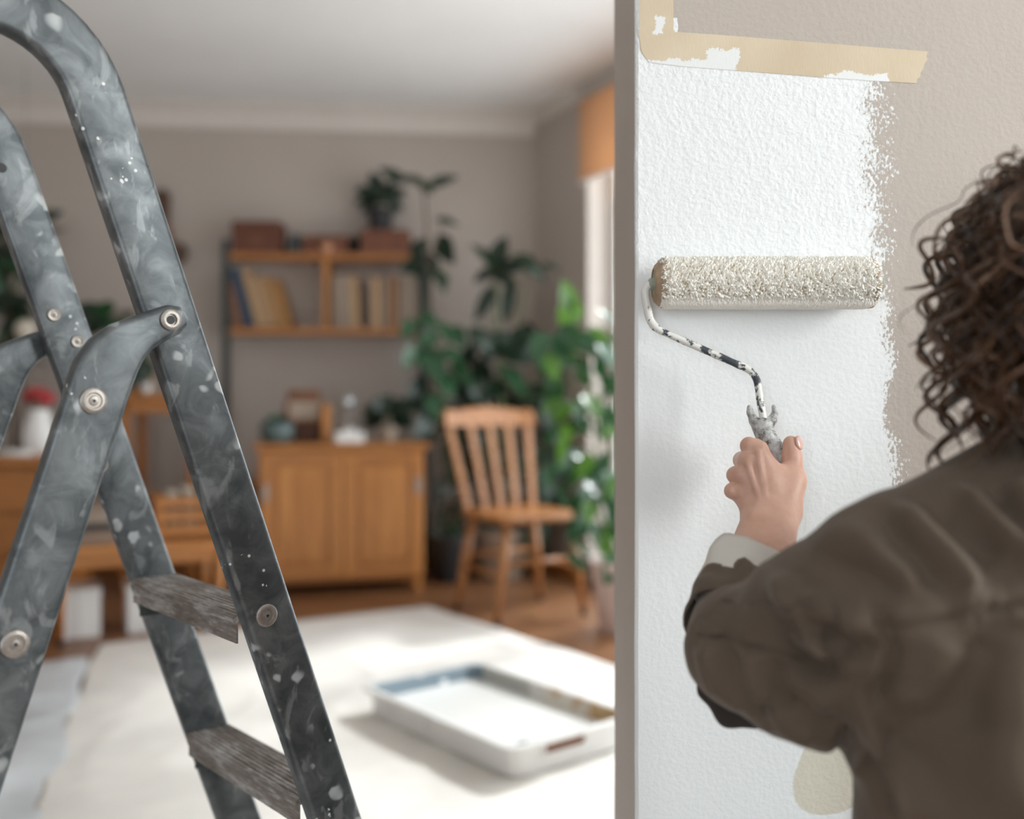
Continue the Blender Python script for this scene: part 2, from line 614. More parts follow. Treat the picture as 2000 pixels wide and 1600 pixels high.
# ================================================================ MASKING TAPE
def tape_mat():
    m, nt, b = nodes('crepe_masking_tape')
    v = coords(nt)
    cr = tex(nt, coords(nt, (3, 1, .3)), 300, 2)
    base = ramp(nt, tex(nt, v, 12, 3), [(.3, (.58, .47, .33)), (.7, (.66, .56, .41))])
    sep = N(nt, 'ShaderNodeSeparateXYZ')
    nt.links.new(v, sep.inputs[0])
    n1 = math_(nt, 'ADD', math_(nt, 'MULTIPLY', math_(nt, 'SUBTRACT', tex(nt, v, 55, 4), .5), .022), math_(nt, 'MULTIPLY', math_(nt, 'SUBTRACT', tex(nt, v, 420, 2), .5), .008))
    xs = math_(nt, 'ADD', sep.outputs[0], n1)
    zs_ = math_(nt, 'ADD', sep.outputs[2], n1)

    def spot(x0, x1, y0, y1):
        cx, cz = (px_x(x0) + px_x(x1)) / 2, (px_z(y0) + px_z(y1)) / 2
        a = math_(nt, 'LESS_THAN', math_(nt, 'ABSOLUTE', math_(nt, 'SUBTRACT', xs, cx)), (px_x(x1) - px_x(x0)) / 2)
        c = math_(nt, 'LESS_THAN', math_(nt, 'ABSOLUTE', math_(nt, 'SUBTRACT', zs_, cz)), (px_z(y0) - px_z(y1)) / 2)
        return math_(nt, 'MULTIPLY', a, c)
    p1 = math_(nt, 'MAXIMUM', spot(1382, 1444, 94, 140), spot(1255, 1400, 116, 145))
    p2 = math_(nt, 'MAXIMUM', spot(1610, 1735, 144, 175), spot(1280, 1300, 28, 62))
    col = mix(nt, math_(nt, 'MAXIMUM', p1, p2), base, (.78, .79, .78))
    nt.links.new(col, b.inputs['Base Color'])
    b.inputs['Roughness'].default_value = .55
    bump(nt, b, cr, .25, .0008)
    return m


TM = tape_mat()


def tape(name, label, outline, lift):
    root = [(px_x(x), px_z(y)) for x, y in outline]
    mb_ = MB().prism(root, (1, 0, 0), (0, 0, 1), (0, -1, 0), (0, WD, 0), lift, lift + .0002)
    return tag(mb_.build(name, TM), label, 'tape')


torn = [(1812, 101), (1809, 110), (1811, 117), (1805, 125), (1803, 134), (1798, 142), (1797, 150), (1790, 156), (1790, 163)]
tape('masking_tape', 'vertical strip of beige masking tape at the top of the wall edge',
     [(1249, -140), (1316, -140), (1315, 0), (1316, 114), (1262, 114), (1250, 98), (1248, 40)], .0001)
tape('masking_tape', 'long sloping strip of beige masking tape with torn right end above the wet paint',
     [(1246, 58), (1400, 68), (1600, 84), (1700, 92)] + torn + [(1700, 158), (1600, 151), (1450, 139), (1330, 130), (1268, 122), (1254, 104)], .0004)


# ================================================================ STEPLADDER
def ladder_mat(name, c_dark, c_light, splat=.60):
    m, nt, b = nodes(name)
    v = coords(nt)
    a = tex(nt, v, 26, 4, .6, .8)
    s1 = ramp(nt, a, [(.34, c_dark), (.52, tuple((x + y) / 2.2 for x, y in zip(c_dark, c_light))), (.72, c_light)])
    vor = N(nt, 'ShaderNodeTexVoronoi')
    vor.inputs['Scale'].default_value = 34
    vor.inputs['Randomness'].default_value = 1
    wv = N(nt, 'ShaderNodeVectorMath', operation='ADD')
    nz = nt.nodes.new('ShaderNodeTexNoise')
    nz.inputs['Scale'].default_value = 30
    sc_ = N(nt, 'ShaderNodeVectorMath', operation='SCALE')
    sc_.inputs['Scale'].default_value = .03
    nt.links.new(nz.outputs['Color'], sc_.inputs[0])
    nt.links.new(v, wv.inputs[0])
    nt.links.new(sc_.outputs[0], wv.inputs[1])
    nt.links.new(v, nz.inputs['Vector'])
    nt.links.new(wv.outputs[0], vor.inputs['Vector'])
    rare = tex(nt, v, 11, 2)
    spl = math_(nt, 'MULTIPLY', math_(nt, 'SUBTRACT', 1.0, smooth01(nt, vor.outputs['Distance'], .22, .34)), smooth01(nt, rare, splat - .06, splat))
    tiny = N(nt, 'ShaderNodeTexVoronoi')
    tiny.inputs['Scale'].default_value = 120
    nt.links.new(v, tiny.inputs['Vector'])
    drop = math_(nt, 'MULTIPLY', math_(nt, 'LESS_THAN', tiny.outputs['Distance'], .20), math_(nt, 'GREATER_THAN', tex(nt, v, 17, 2), .66))
    smear = smooth01(nt, tex(nt, coords(nt, (1.6, 1.6, .8)), 17, 4, .55, 1.6), .56, .66)
    col = mix(nt, math_(nt, 'MULTIPLY', smear, .42), s1, (.33, .35, .355))
    col = mix(nt, math_(nt, 'MULTIPLY', spl, .75), col, (.52, .55, .55))
    col = mix(nt, math_(nt, 'MULTIPLY', drop, .85), col, (.74, .75, .74))
    nt.links.new(col, b.inputs['Base Color'])
    paint = math_(nt, 'MAXIMUM', math_(nt, 'MULTIPLY', smear, .35), math_(nt, 'MAXIMUM', spl, drop))
    nt.links.new(math_(nt, 'MULTIPLY_ADD', paint, -.62, .66), b.inputs['Metallic'])
    b.inputs['Roughness'].default_value = .47
    bump(nt, b, math_(nt, 'ADD', math_(nt, 'MULTIPLY', tex(nt, v, 120, 3), .2), paint), .25, .0008)
    return m


M['ladder'] = ladder_mat('paint_smeared_aluminium', (.072, .082, .088), (.20, .218, .225))
M['rivet'] = plain('steel_rivet', (.36, .33, .30), .42, .7, var=.1, scale=300)
M['edge'] = plain('worn_bright_aluminium', (.62, .64, .65), .35, .8)


def tread_mat():
    m, nt, b = nodes('paint_stained_ribbed_tread')
    v = coords(nt)
    v2 = coords(nt, (1, 1, 1))
    def along(sx, sy, sz):
        m1 = N(nt, 'ShaderNodeMapping')
        m1.inputs['Rotation'].default_value = (0, 0, -math.radians(131.1))
        m2 = N(nt, 'ShaderNodeMapping')
        m2.inputs['Scale'].default_value = (sx, sy, sz)
        nt.links.new(v, m1.inputs['Vector'])
        nt.links.new(m1.outputs[0], m2.inputs['Vector'])
        return m2.outputs[0]
    g = tex(nt, along(.25, 1, 1), 60, 5, .7, .3)
    f = tex(nt, along(.12, 1, 1), 260, 3, .6)
    mixn = math_(nt, 'MULTIPLY_ADD', f, .4, math_(nt, 'MULTIPLY', g, .7))
    nt.links.new(ramp(nt, mixn, [(.38, (.13, .105, .09)), (.54, (.25, .22, .20)), (.68, (.50, .49, .48))]), b.inputs['Base Color'])
    b.inputs['Roughness'].default_value = .6
    b.inputs['Metallic'].default_value = .15
    return m


M['tread'] = tread_mat()

LO = Vector((-.0974, 1.2508, 0))
LD = Vector((-.7535, -.6574, 0))     # the way the rails lean
LW = Vector((-.6574, .7535, 0))      # from near rail to far rail
SPAN = .33
LEAN = .345


def lad(u, v, z):
    return LO + LD * u + LW * v + Vector((0, 0, z))


def lad_uz(px, py, v):
    k_ = (px - 1000) / F
    q = LO + LW * v
    u = (k_ * q.y - q.x) / (LD.x - k_ * LD.y)
    D = q.y + u * LD.y
    return u, CAMZ + (HOR - py) / F * D


def sweep_flat(mb_, pts, widths, v0, v1, r=.006):
    """flat bar whose path lies in the ladder's side plane: pts (u,z), in-plane widths, thickness v0..v1, rounded corners"""
    n = len(pts)
    sec = []
    for i in range(n):
        a, b_ = pts[max(i - 1, 0)], pts[min(i + 1, n - 1)]
        d = Vector((b_[0] - a[0], b_[1] - a[1])).normalized()
        nn = Vector((d.y, -d.x))
        hw = widths[i] / 2
        ring = []
        for (sw, sv, st) in ((1, 1, 0), (-1, 1, 1), (-1, -1, 2), (1, -1, 3)):
            for j in range(4):
                ang = math.pi / 2 * (st + j / 3)
                cu = sw * (hw - r) + r * math.cos(ang)
                cv = (v1 - r if sv > 0 else v0 + r) + r * math.sin(ang)
                ring.append(lad(pts[i][0] + nn.x * cu, cv, pts[i][1] + nn.y * cu))
        sec.append(ring)
    k_ = 16
    vs_ = [q for ring in sec for q in ring]
    fs_ = [(i * k_ + j, i * k_ + (j + 1) % k_, (i + 1) * k_ + (j + 1) % k_, (i + 1) * k_ + j) for i in range(n - 1) for j in range(k_)]
    fs_ += [tuple(range(k_ - 1, -1, -1)), tuple((n - 1) * k_ + j for j in range(k_))]
    return mb_.add(vs_, fs_)


def shade_auto(o, ang=35):
    me = o.data
    me.polygons.foreach_set('use_smooth', [True] * len(me.polygons))
    bm = bmesh.new()
    bm.from_mesh(me)
    for e in bm.edges:
        if len(e.link_faces) == 2 and e.calc_face_angle(0) > math.radians(ang): e.smooth = False
    bm.to_mesh(me)
    bm.free()
    return o


stepladder = thing('stepladder', 'grey aluminium stepladder smeared with dried paint standing in the left foreground', 'ladder', lad(.2, SPAN / 2, 0))

# rails with bent-over tops
zt = 1.205
rail_path = [(LEAN * z, z) for z in np.linspace(.02, zt, 14)]
u0, z0_ = LEAN * zt, zt
th0 = math.atan2(1, LEAN)
R = .105
cx_, cz_ = u0 + R * math.sin(th0), z0_ - R * math.cos(th0)
for i in range(1, 11):
    a = th0 * (1 - i / 10)
    rail_path.append((cx_ - R * math.sin(a), cz_ + R * math.cos(a)))
rail_path.append((rail_path[-1][0] + .06, rail_path[-1][1]))
RT = .012
for v in (0, SPAN):
    o = sweep_flat(MB(), rail_path, [.057] * len(rail_path), v - RT, v + RT).build('rail', M['ladder'], stepladder, world=True)
    shade_auto(o)
# top cross tube joining the rails
ue, ze = rail_path[-1]
MB().tube([lad(ue - .012, .0, ze), lad(ue - .012, SPAN, ze)], .019, 12).build('handle_bar', M['ladder'], stepladder, smooth=True, world=True)

# rear legs with curved, riveted necks
VN = -.012 - .013
neck = [lad_uz(x, y, VN) for x, y in ((352, 620), (335, 625), (305, 637), (276, 651), (246, 670), (220, 697), (202, 728), (190, 760), (180, 795))]
leg_dir = Vector((lad_uz(27, 1258, VN)[0] - neck[-1][0], lad_uz(27, 1258, VN)[1] - neck[-1][1]))
leg_pts = list(neck)
sl = leg_dir.x / leg_dir.y
for z in np.linspace(neck[-1][1] - .06, .02, 8):
    leg_pts.append((neck[-1][0] + (z - neck[-1][1]) * sl, z))
leg_w = [.022, .031, .033, .037, .046, .054, .058, .058, .057] + [.056] * 8
for v0, v1 in ((VN - .011, VN + .011), (SPAN + .0135, SPAN + .0355)):
    o = sweep_flat(MB(), leg_pts, leg_w, v0, v1).build('rear_leg', M['ladder'], stepladder, world=True)
    shade_auto(o)
# rear cross brace (below the frame's left edge)
bu, bz = lad_uz(27, 1258, VN)
MB().prism([(-.012, -.02), (.012, -.02), (.012, .02), (-.012, .02)], LD, (0, 0, 1), LW, lad(bu, 0, bz), VN + .011, SPAN + .0135).build('cross_brace', M['ladder'], stepladder, bevel=.003, world=True)


def rivet(px, py, vface, r, hole=False):
    u, z = lad_uz(px, py, vface)
    m = Matrix((LD, Vector((0, 0, 1)), -LW)).transposed()
    if hole:
        pr = [(r, 0), (r, .0022), (r * .8, .0034), (r * .55, .0030), (r * .5, .0008)]
    else:
        pr = [(r, 0), (r, .0020), (r * .86, .0032), (r * .62, .0030), (r * .56, .0018), (r * .38, .0018), (r * .34, .0030), (r * .1, .0034)]
    o = MB().lathe(pr, lad(u, vface, z), 20, m).build('rivet', M['rivet'], stepladder, world=True)
    shade_auto(o, 50)
    h = MB().lathe([(r * (.42 if hole else .12), 0), (r * (.42 if hole else .12), .0012 if hole else .0037)], lad(u, vface, z), 14, m).build('rivet_hole', M['black'], o, world=True)


rivet(333, 625, VN - .011, .0105, True)
rivet(182, 783, VN - .011, .0125)
rivet(29, 1258, VN - .011, .0125)
rivet(520, 1202, -RT, .0125)
rivet(105, 615, SPAN - RT, .0085)
rivet(151, 667, SPAN - RT, .0085)
rivet(198, 909, SPAN - RT, .0085)
u, z = lad_uz(3, 328, SPAN - RT)
mm_ = Matrix((LD, Vector((0, 0, 1)), -LW)).transposed()
MB().lathe([(.006, 0), (.006, .0008)], lad(u, SPAN - RT, z), 14, mm_).build('bolt_hole', M['black'], stepladder, world=True)

# treads
for zt_ in (.668, .447, .226):
    uc = LEAN * zt_ + .001
    mb = MB()
    pr = []
    nr = 9
    for i in range(nr):
        a0 = -.031 + .062 * i / nr
        wdt = .062 / nr
        pr += [(a0 + wdt * .12, 0), (a0 + wdt * .25, .0016), (a0 + wdt * .75, .0016), (a0 + wdt * .88, 0)]
    poly = [(-.0285, -.030), (-.0265, -.030), (-.0265, -.006), (.0265, -.006), (.0265, -.030), (.0285, -.030), (.0285, -.007), (.0325, -.0065), (.0330, -.001), (.0315, 0)] + pr[::-1] + [(-.0315, 0), (-.0330, -.001), (-.0325, -.0065), (-.0285, -.007)]
    mb.prism(poly, LD, (0, 0, 1), LW, lad(uc, 0, zt_), RT + .0005, SPAN - RT - .0005)
    tr_ = mb.build('tread', M['tread'], stepladder, world=True)
    for vv, sg in ((SPAN - RT - .0005, -1),):
        MB().prism([(0, 0), (.020 * sg, 0), (0, -.022)], LW, (0, 0, 1), LD, lad(uc, vv, zt_ - .0285), -.022, .020).build('tread_bracket', M['darksteel'], tr_, world=True)
for u, v, ok in ((rail_path[0][0], 0, 1), (rail_path[0][0], SPAN, 1), (leg_pts[-1][0], VN, 1), (leg_pts[-1][0], SPAN + .0245, 1)):
    q = lad(u, v, .0)
    MB().prism([(-.034, .003), (.034, .003), (.032, .045), (-.032, .045)], LD, (0, 0, 1), LW, q, -.016, .016).build('foot_cap', M['black'], stepladder, bevel=.004, world=True)


# ================================================================ SDF MESHING (organic shapes)
def surface_net(Fv, org, h):
    nx, ny, nz = Fv.shape
    s = Fv < 0
    cnt = np.zeros((nx - 1, ny - 1, nz - 1), np.int8)
    for i in (0, 1):
        for j in (0, 1):
            for k_ in (0, 1):
                cnt += s[i:nx - 1 + i, j:ny - 1 + j, k_:nz - 1 + k_]
    act = (cnt > 0) & (cnt < 8)
    I = np.argwhere(act)
    idx = -np.ones(act.shape, np.int64)
    idx[act] = np.arange(len(I))
    P = np.zeros((len(I), 3))
    n = np.zeros(len(I))
    cs = [(i, j, k_) for i in (0, 1) for j in (0, 1) for k_ in (0, 1)]
    for a in cs:
        for ax in range(3):
            if a[ax]: continue
            b_ = list(a)
            b_[ax] = 1
            fa = Fv[I[:, 0] + a[0], I[:, 1] + a[1], I[:, 2] + a[2]]
            fb = Fv[I[:, 0] + b_[0], I[:, 1] + b_[1], I[:, 2] + b_[2]]
            x = (fa < 0) != (fb < 0)
            t_ = np.where(x, fa / np.where(x, fa - fb, 1), 0)
            q = np.repeat(np.array([a], float), len(I), 0)
            q[:, ax] = t_
            P += np.where(x[:, None], q, 0)
            n += x
    P = (P / n[:, None] + I) * h + np.array(org)
    quads = []
    for ax in range(3):
        o1, o2 = [a for a in range(3) if a != ax]
        sl0 = [slice(1, -1)] * 3
        sl1 = [slice(1, -1)] * 3
        sl0[ax] = slice(0, -1)
        sl1[ax] = slice(1, None)
        A, B = s[tuple(sl0)], s[tuple(sl1)]
        E = np.argwhere(A != B)
        if not len(E): continue
        inside_first = A[E[:, 0], E[:, 1], E[:, 2]]
        base = E.copy()
        base[:, o1] += 1
        base[:, o2] += 1

        def cell(d1, d2):
            c = base.copy()
            c[:, o1] -= d1
            c[:, o2] -= d2
            return idx[c[:, 0], c[:, 1], c[:, 2]]
        q = np.stack([cell(1, 1), cell(0, 1), cell(0, 0), cell(1, 0)], 1)
        flip = inside_first if ax != 1 else ~inside_first
        q = np.where(flip[:, None], q, q[:, ::-1])
        quads.append(q)
    return P, np.concatenate(quads)


class SDF:
    """smooth union of rounded cones, evaluated on a grid"""

    def __init__(s, k=.01):
        s.ops, s.k = [], k

    def cone(s, a, b, ra, rb, k=None, scale=(1, 1, 1), sub=False):
        s.ops.append((np.array(a, float), np.array(b, float), ra, rb, s.k if k is None else k, np.array(scale, float), sub))
        return s

    def ball(s, a, r, **kw):
        return s.cone(a, np.array(a, float) + 1e-4, r, r, **kw)

    def grid(s, h, pad=.02):
        lo = np.min([np.minimum(a, b) - max(ra, rb) / sc.min() for a, b, ra, rb, _, sc, sub in s.ops], 0) - pad
        hi = np.max([np.maximum(a, b) + max(ra, rb) / sc.min() for a, b, ra, rb, _, sc, sub in s.ops], 0) + pad
        n = np.ceil((hi - lo) / h).astype(int) + 1
        ax = [(lo[i] + h * np.arange(n[i])).astype(np.float32) for i in range(3)]
        Fv = np.full(tuple(n), 9.0, np.float32)
        for a, b, ra, rb, k_, sc, sub in s.ops:
            m_ = max(ra, rb) / sc.min() + k_ * 1.5 + 4 * h
            l_ = np.minimum(a, b) - m_
            u_ = np.maximum(a, b) + m_
            sl = tuple(slice(max(0, int((l_[i] - lo[i]) / h)), min(n[i], int((u_[i] - lo[i]) / h) + 2)) for i in range(3))
            x = (ax[0][sl[0]][:, None, None] - a[0]) * sc[0]
            y = (ax[1][sl[1]][None, :, None] - a[1]) * sc[1]
            z = (ax[2][sl[2]][None, None, :] - a[2]) * sc[2]
            d = (b - a) * sc
            dd = float(d @ d)
            t_ = np.clip((x * d[0] + y * d[1] + z * d[2]) / dd, 0, 1)
            dist = np.sqrt((x - t_ * d[0]) ** 2 + (y - t_ * d[1]) ** 2 + (z - t_ * d[2]) ** 2) - (ra + (rb - ra) * t_)
            dist = dist / sc.max()
            cur = Fv[sl]
            if sub:
                hh = np.clip(.5 - .5 * (cur + dist) / k_, 0, 1)
                Fv[sl] = cur * (1 - hh) - dist * hh + k_ * hh * (1 - hh)
            else:
                hh = np.clip(.5 + .5 * (dist - cur) / k_, 0, 1)
                Fv[sl] = dist * (1 - hh) + cur * hh - k_ * hh * (1 - hh)
        return Fv, lo

    def mesh(s, h, pad=.02):
        Fv, lo = s.grid(h, pad)
        return surface_net(Fv, lo, h)


def np_mesh(name, P, Q, smooth=True):
    me = bpy.data.meshes.new(name)
    me.vertices.add(len(P))
    me.vertices.foreach_set('co', np.asarray(P, np.float32).ravel())
    Q = np.asarray(Q, np.int32)
    nq, k_ = Q.shape
    me.loops.add(nq * k_)
    me.loops.foreach_set('vertex_index', Q.ravel())
    me.polygons.add(nq)
    me.polygons.foreach_set('loop_start', np.arange(nq, dtype=np.int32) * k_)
    if smooth: me.polygons.foreach_set('use_smooth', np.ones(nq, bool))
    me.update(calc_edges=True)
    me.validate()
    return me


def vnormals(P, Q):
    n = np.cross(P[Q[:, 2]] - P[Q[:, 0]], P[Q[:, 3]] - P[Q[:, 1]])
    out = np.zeros_like(P)
    for i in range(4): np.add.at(out, Q[:, i], n)
    return out / np.maximum(np.linalg.norm(out, axis=1, keepdims=True), 1e-12)


# ================================================================ PAINT ROLLER
RY, RZ = 1.0985, CAMZ + (HOR - 554) / F * 1.0985
RX0, RX1, RR = .1625, .3985, .0292
roller = thing('paint_roller', 'paint roller with shaggy cream sleeve and bent wire frame pressed to the white wall', 'paint roller', (RX0 + .12, RY, RZ))


def nap_mat():
    m, nt, b = nodes('paint_soaked_lambswool_nap')
    at_ = N(nt, 'ShaderNodeAttribute', attribute_name='nap')
    v = coords(nt)
    f = math_(nt, 'ADD', at_.outputs['Fac'], math_(nt, 'MULTIPLY', math_(nt, 'SUBTRACT', tex(nt, v, 400, 2), .5), .5))
    nt.links.new(ramp(nt, f, [(.0, (.46, .38, .26)), (.17, (.76, .70, .59)), (.36, (.87, .84, .77))]), b.inputs['Base Color'])
    b.inputs['Roughness'].default_value = .5
    return m


nu, nv = 700, 320
us = np.linspace(0, 1, nu)
vsn = np.linspace(0, 2 * math.pi, nv, endpoint=False)
Pn = np.zeros((nu, nv, 3))
H = np.zeros((nu, nv))


def fbm(shape, sizes, amps):
    out = np.zeros(shape)
    for sz, am in zip(sizes, amps):
        g0, g1 = max(3, int(shape[0] / sz)), max(3, int(shape[1] / sz))
        g = rng.random((g0 + 1, g1))
        g = np.concatenate([g, g[:, :1]], 1)
        a = np.linspace(0, g0 - 1e-6, shape[0])
        b_ = np.arange(shape[1]) / shape[1] * g1
        i0, j0 = a.astype(int), b_.astype(int)
        fa, fb = (a - i0)[:, None], (b_ - j0)[None]
        fa, fb = fa * fa * (3 - 2 * fa), fb * fb * (3 - 2 * fb)
        out += am * (g[i0][:, j0] * (1 - fa) * (1 - fb) + g[i0 + 1][:, j0] * fa * (1 - fb) + g[i0][:, j0 + 1] * (1 - fa) * fb + g[i0 + 1][:, j0 + 1] * fa * fb)
    return out / sum(amps)


nzf = fbm((nu, nv), [2, 3.5, 7, 24], [.9, 1.1, .6, .35])
nzf = np.clip((nzf - .5) * 2.6 + .5, 0, 1)
for j, a in enumerate(vsn):
    ca, sa = math.cos(a), math.sin(a)          # a: 0 = towards viewer (-y), pi/2 = up
    fz = 1.0
    if sa < -.62: fz = max(.12, 1 - (-.62 - sa) / .18)
    if ca < -.55: fz *= .3
    endf = np.clip(np.minimum((us * 1.0 + .0) / .03, (1 - us) / .05), 0, 1)
    rad = RR * (.90 + .10 * np.sqrt(np.clip(endf, 0, 1))) - .0012 + (nzf[:, j] - .45) * .0042 * fz
    # paint bead squeezed out along the lower wall side
    if sa < -.5: rad += .0012 * math.exp(-((sa + .86) / .12) ** 2)
    xs = RX0 + (RX1 - RX0) * us + (nzf[:, (j * 7) % nv] - .5) * .004 * fz * (1 - endf)
    Pn[:, j, 0] = xs
    yy = RY - rad * ca
    Pn[:, j, 1] = np.minimum(yy, WD - .0006)
    Pn[:, j, 2] = RZ + rad * sa
    H[:, j] = np.where(fz > .8, nzf[:, j], .42)
ii, jj = np.meshgrid(np.arange(nu - 1), np.arange(nv), indexing='ij')
j2 = (jj + 1) % nv
Q = np.stack([ii * nv + jj, ii * nv + j2, (ii + 1) * nv + j2, (ii + 1) * nv + jj], -1).reshape(-1, 4)
me = np_mesh('sleeve', Pn.reshape(-1, 3), Q)
at_ = me.attributes.new('nap', 'FLOAT', 'POINT')
at_.data.foreach_set('value', H.ravel().astype(np.float32))
link_mesh('sleeve', me, nap_mat(), roller, True)
# ends: tan cardboard core, recessed plastic cap
MX = Matrix(((0, 0, 1), (0, 1, 0), (-1, 0, 0)))       # lathe axis -> -x ... +x
M['core'] = plain('tan_roller_core', (.40, .29, .19), .7, var=.2, scale=80)
M['cap'] = plain('grey_green_plastic', (.36, .38, .31), .5)
for xe, sg in ((RX0 + .0015, -1), (RX1 - .0015, 1)):
    m = Matrix(((0, 0, sg), (0, 1, 0), (1, 0, 0)))
    MB().lathe([(RR * .95, -.004), (RR * .93, 0), (RR * .70, .0068 if sg < 0 else .002), (.0165, .0085 if sg < 0 else .003), (.0160, .004), (.0155, -.006)], (xe, RY, RZ), 40, m).build('sleeve_end', M['core'], roller, smooth=False, world=True)
    MB().lathe([(.0152, -.006), (.0152, .006), (.0138, .007), (.0120, .003), (.0066, .003), (.0064, .011), (.0050, .013)], (xe, RY, RZ), 30, m).build('end_cap', M['cap'], roller, world=True)


def rod_mat():
    m, nt, b = nodes('paint_crusted_steel_wire')
    v = coords(nt)
    sep = N(nt, 'ShaderNodeSeparateXYZ')
    nt.links.new(v, sep.inputs[0])
    n_ = tex(nt, v, 90, 4, .7)
    lim = smooth01(nt, math_(nt, 'ADD', sep.outputs[0], math_(nt, 'MULTIPLY', math_(nt, 'SUBTRACT', n_, .5), .25)), .150, .185)
    fac = smooth01(nt, math_(nt, 'SUBTRACT', tex(nt, coords(nt, (1, 1, 1)), 75, 4, .65), math_(nt, 'MULTIPLY', lim, .36)), .18, .10)
    col = mix(nt, math_(nt, 'MULTIPLY', fac, lim), (.76, .75, .71), (.045, .055, .07))
    nt.links.new(col, b.inputs['Base Color'])
    b.inputs['Roughness'].default_value = .35
    bump(nt, b, n_, .4, .001)
    return m


def arc_path(pts, r=.012, n=6):
    pts = [Vector(q) for q in pts]
    out = [pts[0]]
    for i in range(1, len(pts) - 1):
        a, b_, c = pts[i - 1], pts[i], pts[i + 1]
        rr_ = min(r, (a - b_).length * .45, (c - b_).length * .45)
        p0, p1 = b_ + (a - b_).normalized() * rr_, b_ + (c - b_).normalized() * rr_
        for j in range(n + 1):
            t_ = j / n
            out.append(p0 * (1 - t_) ** 2 + b_ * 2 * t_ * (1 - t_) + p1 * t_ ** 2)
    out.append(pts[-1])
    return out


HD = 1.030
rod = arc_path([(RX0 + .02, RY, RZ), (at(1256, 556, RY).x, RY, RZ - .001), at(1271, 638, 1.096), at(1477, 728, 1.085), at(1488, 806, 1.074), at(1500, 850, 1.066)], .014)
fine_rod = []
for a, b_ in zip(rod[:-1], rod[1:]):
    nseg = max(1, int((b_ - a).length / .004))
    fine_rod += [a.lerp(b_, i / nseg) for i in range(nseg)]
fine_rod.append(rod[-1])
rads = [.0040 + .0007 * mnoise.noise(q * 90) + (.0006 if q.x < .16 else 0) for q in fine_rod]
MB().tube(fine_rod, rads, 12).build('wire_frame', rod_mat(), roller, smooth=True, world=True)


def handle_mat():
    m, nt, b = nodes('paint_crusted_grey_handle')
    v = coords(nt)
    n_ = tex(nt, v, 110, 5, .7)
    nt.links.new(ramp(nt, n_, [(.36, (.10, .09, .085)), (.47, (.40, .40, .39)), (.62, (.60, .61, .61))]), b.inputs['Base Color'])
    b.inputs['Roughness'].default_value = .6
    bump(nt, b, n_, .5, .0015)
    return m


S = SDF(.006)
hp = [at(1490, 834, 1.071), at(1497, 852, 1.067), at(1511, 880, 1.062), at(1529, 925, 1.058), at(1540, 965, 1.056), at(1546, 992, 1.056)]
hr = [.0105, .0098, .0115, .0125, .0120, .0115]
for i in range(len(hp) - 1): S.cone(hp[i], hp[i + 1], hr[i], hr[i + 1])
for pts, rs in (([(1486, 840), (1473, 822), (1465, 806), (1464, 796)], [.0080, .0052, .0034, .0030]), ([(1496, 836), (1508, 820), (1514, 806), (1512, 795)], [.0080, .0048, .0032, .0030])):
    q = [at(x, y, 1.072) for x, y in pts]
    for i in range(3): S.cone(q[i], q[i + 1], rs[i], rs[i + 1], k=.003)
P, Q = S.mesh(.0011, .006)
link_mesh('handle', np_mesh('handle', P, Q), handle_mat(), roller, True)


# ================================================================ FLOOR COVERS
def cloth_mat(name, c, rough=.85, scale=300, blot=.08):
    m, nt, b = nodes(name)
    v = coords(nt)
    nt.links.new(ramp(nt, tex(nt, v, 3.5, 4, .6), [(.3, tuple(x * (1 - blot) for x in c)), (.7, tuple(min(1, x * (1 + blot)) for x in c))]), b.inputs['Base Color'])
    b.inputs['Roughness'].default_value = rough
    bump(nt, b, tex(nt, v, scale, 2), .3, .001)
    return m


def sheet(name, corners, nu_, nv_, amp, seed, mat, label, cat, z0=.004, freq=2.2, ridge=1.0):
    A, B, Cc, Dd = [Vector((*c, 0)) for c in corners]
    vs_, fs_ = [], []
    for i in range(nu_ + 1):
        for j in range(nv_ + 1):
            a, b_ = i / nu_, j / nv_
            q = (A * (1 - a) + B * a) * (1 - b_) + (Dd * (1 - a) + Cc * a) * b_
            w1 = mnoise.noise(Vector((q.x * freq + seed, q.y * freq, seed)))
            w2 = 1 - abs(mnoise.noise(Vector((q.x * freq * 1.7 - seed, q.y * freq * 1.1, seed * 2)))) * 2.4
            e = min(a, 1 - a, b_, 1 - b_)
            k_ = min(1, e * 12 + .25)
            z = z0 + amp * k_ * max(0, .35 + .5 * w1 + ridge * max(0, w2) ** 3 * .5)
            ex = .02 * mnoise.noise(Vector((q.x * 3, q.y * 3, seed + 5)))
            vs_.append((q.x + ex, q.y + ex * .7, z))
    for i in range(nu_):
        for j in range(nv_):
            k_ = nv_ + 1
            fs_.append((i * k_ + j, i * k_ + j + 1, (i + 1) * k_ + j + 1, (i + 1) * k_ + j))
    o = MB().add(vs_, fs_).build(name, mat, smooth=True)
    s_ = o.modifiers.new('thickness', 'SOLIDIFY')
    s_.thickness = .0016
    s_.offset = 1
    return tag(o, label, cat)


M['fleece'] = cloth_mat('cream_fleece_dropcloth', (.78, .755, .71))
M['plastic'] = cloth_mat('grey_white_dust_sheet', (.60, .63, .65), .5, 90, .14)
sheet('dropcloth', [(-1.545, 3.70), (-.384, 4.40), (1.75, 1.45), (-.35, .05)], 110, 130, .010, 3.3, M['fleece'],
      'cream dropcloth spread over the floor under the paint tray', 'dropcloth', .006)
sheet('dust_sheet', [(-2.75, 2.95), (-1.50, 3.52), (-.62, 1.15), (-2.35, .75)], 70, 80, .022, 8.1, M['plastic'],
      'crumpled grey-white dust sheet on the floor at the left behind the ladder', 'dust sheet', .003, 2.6, 1.6)

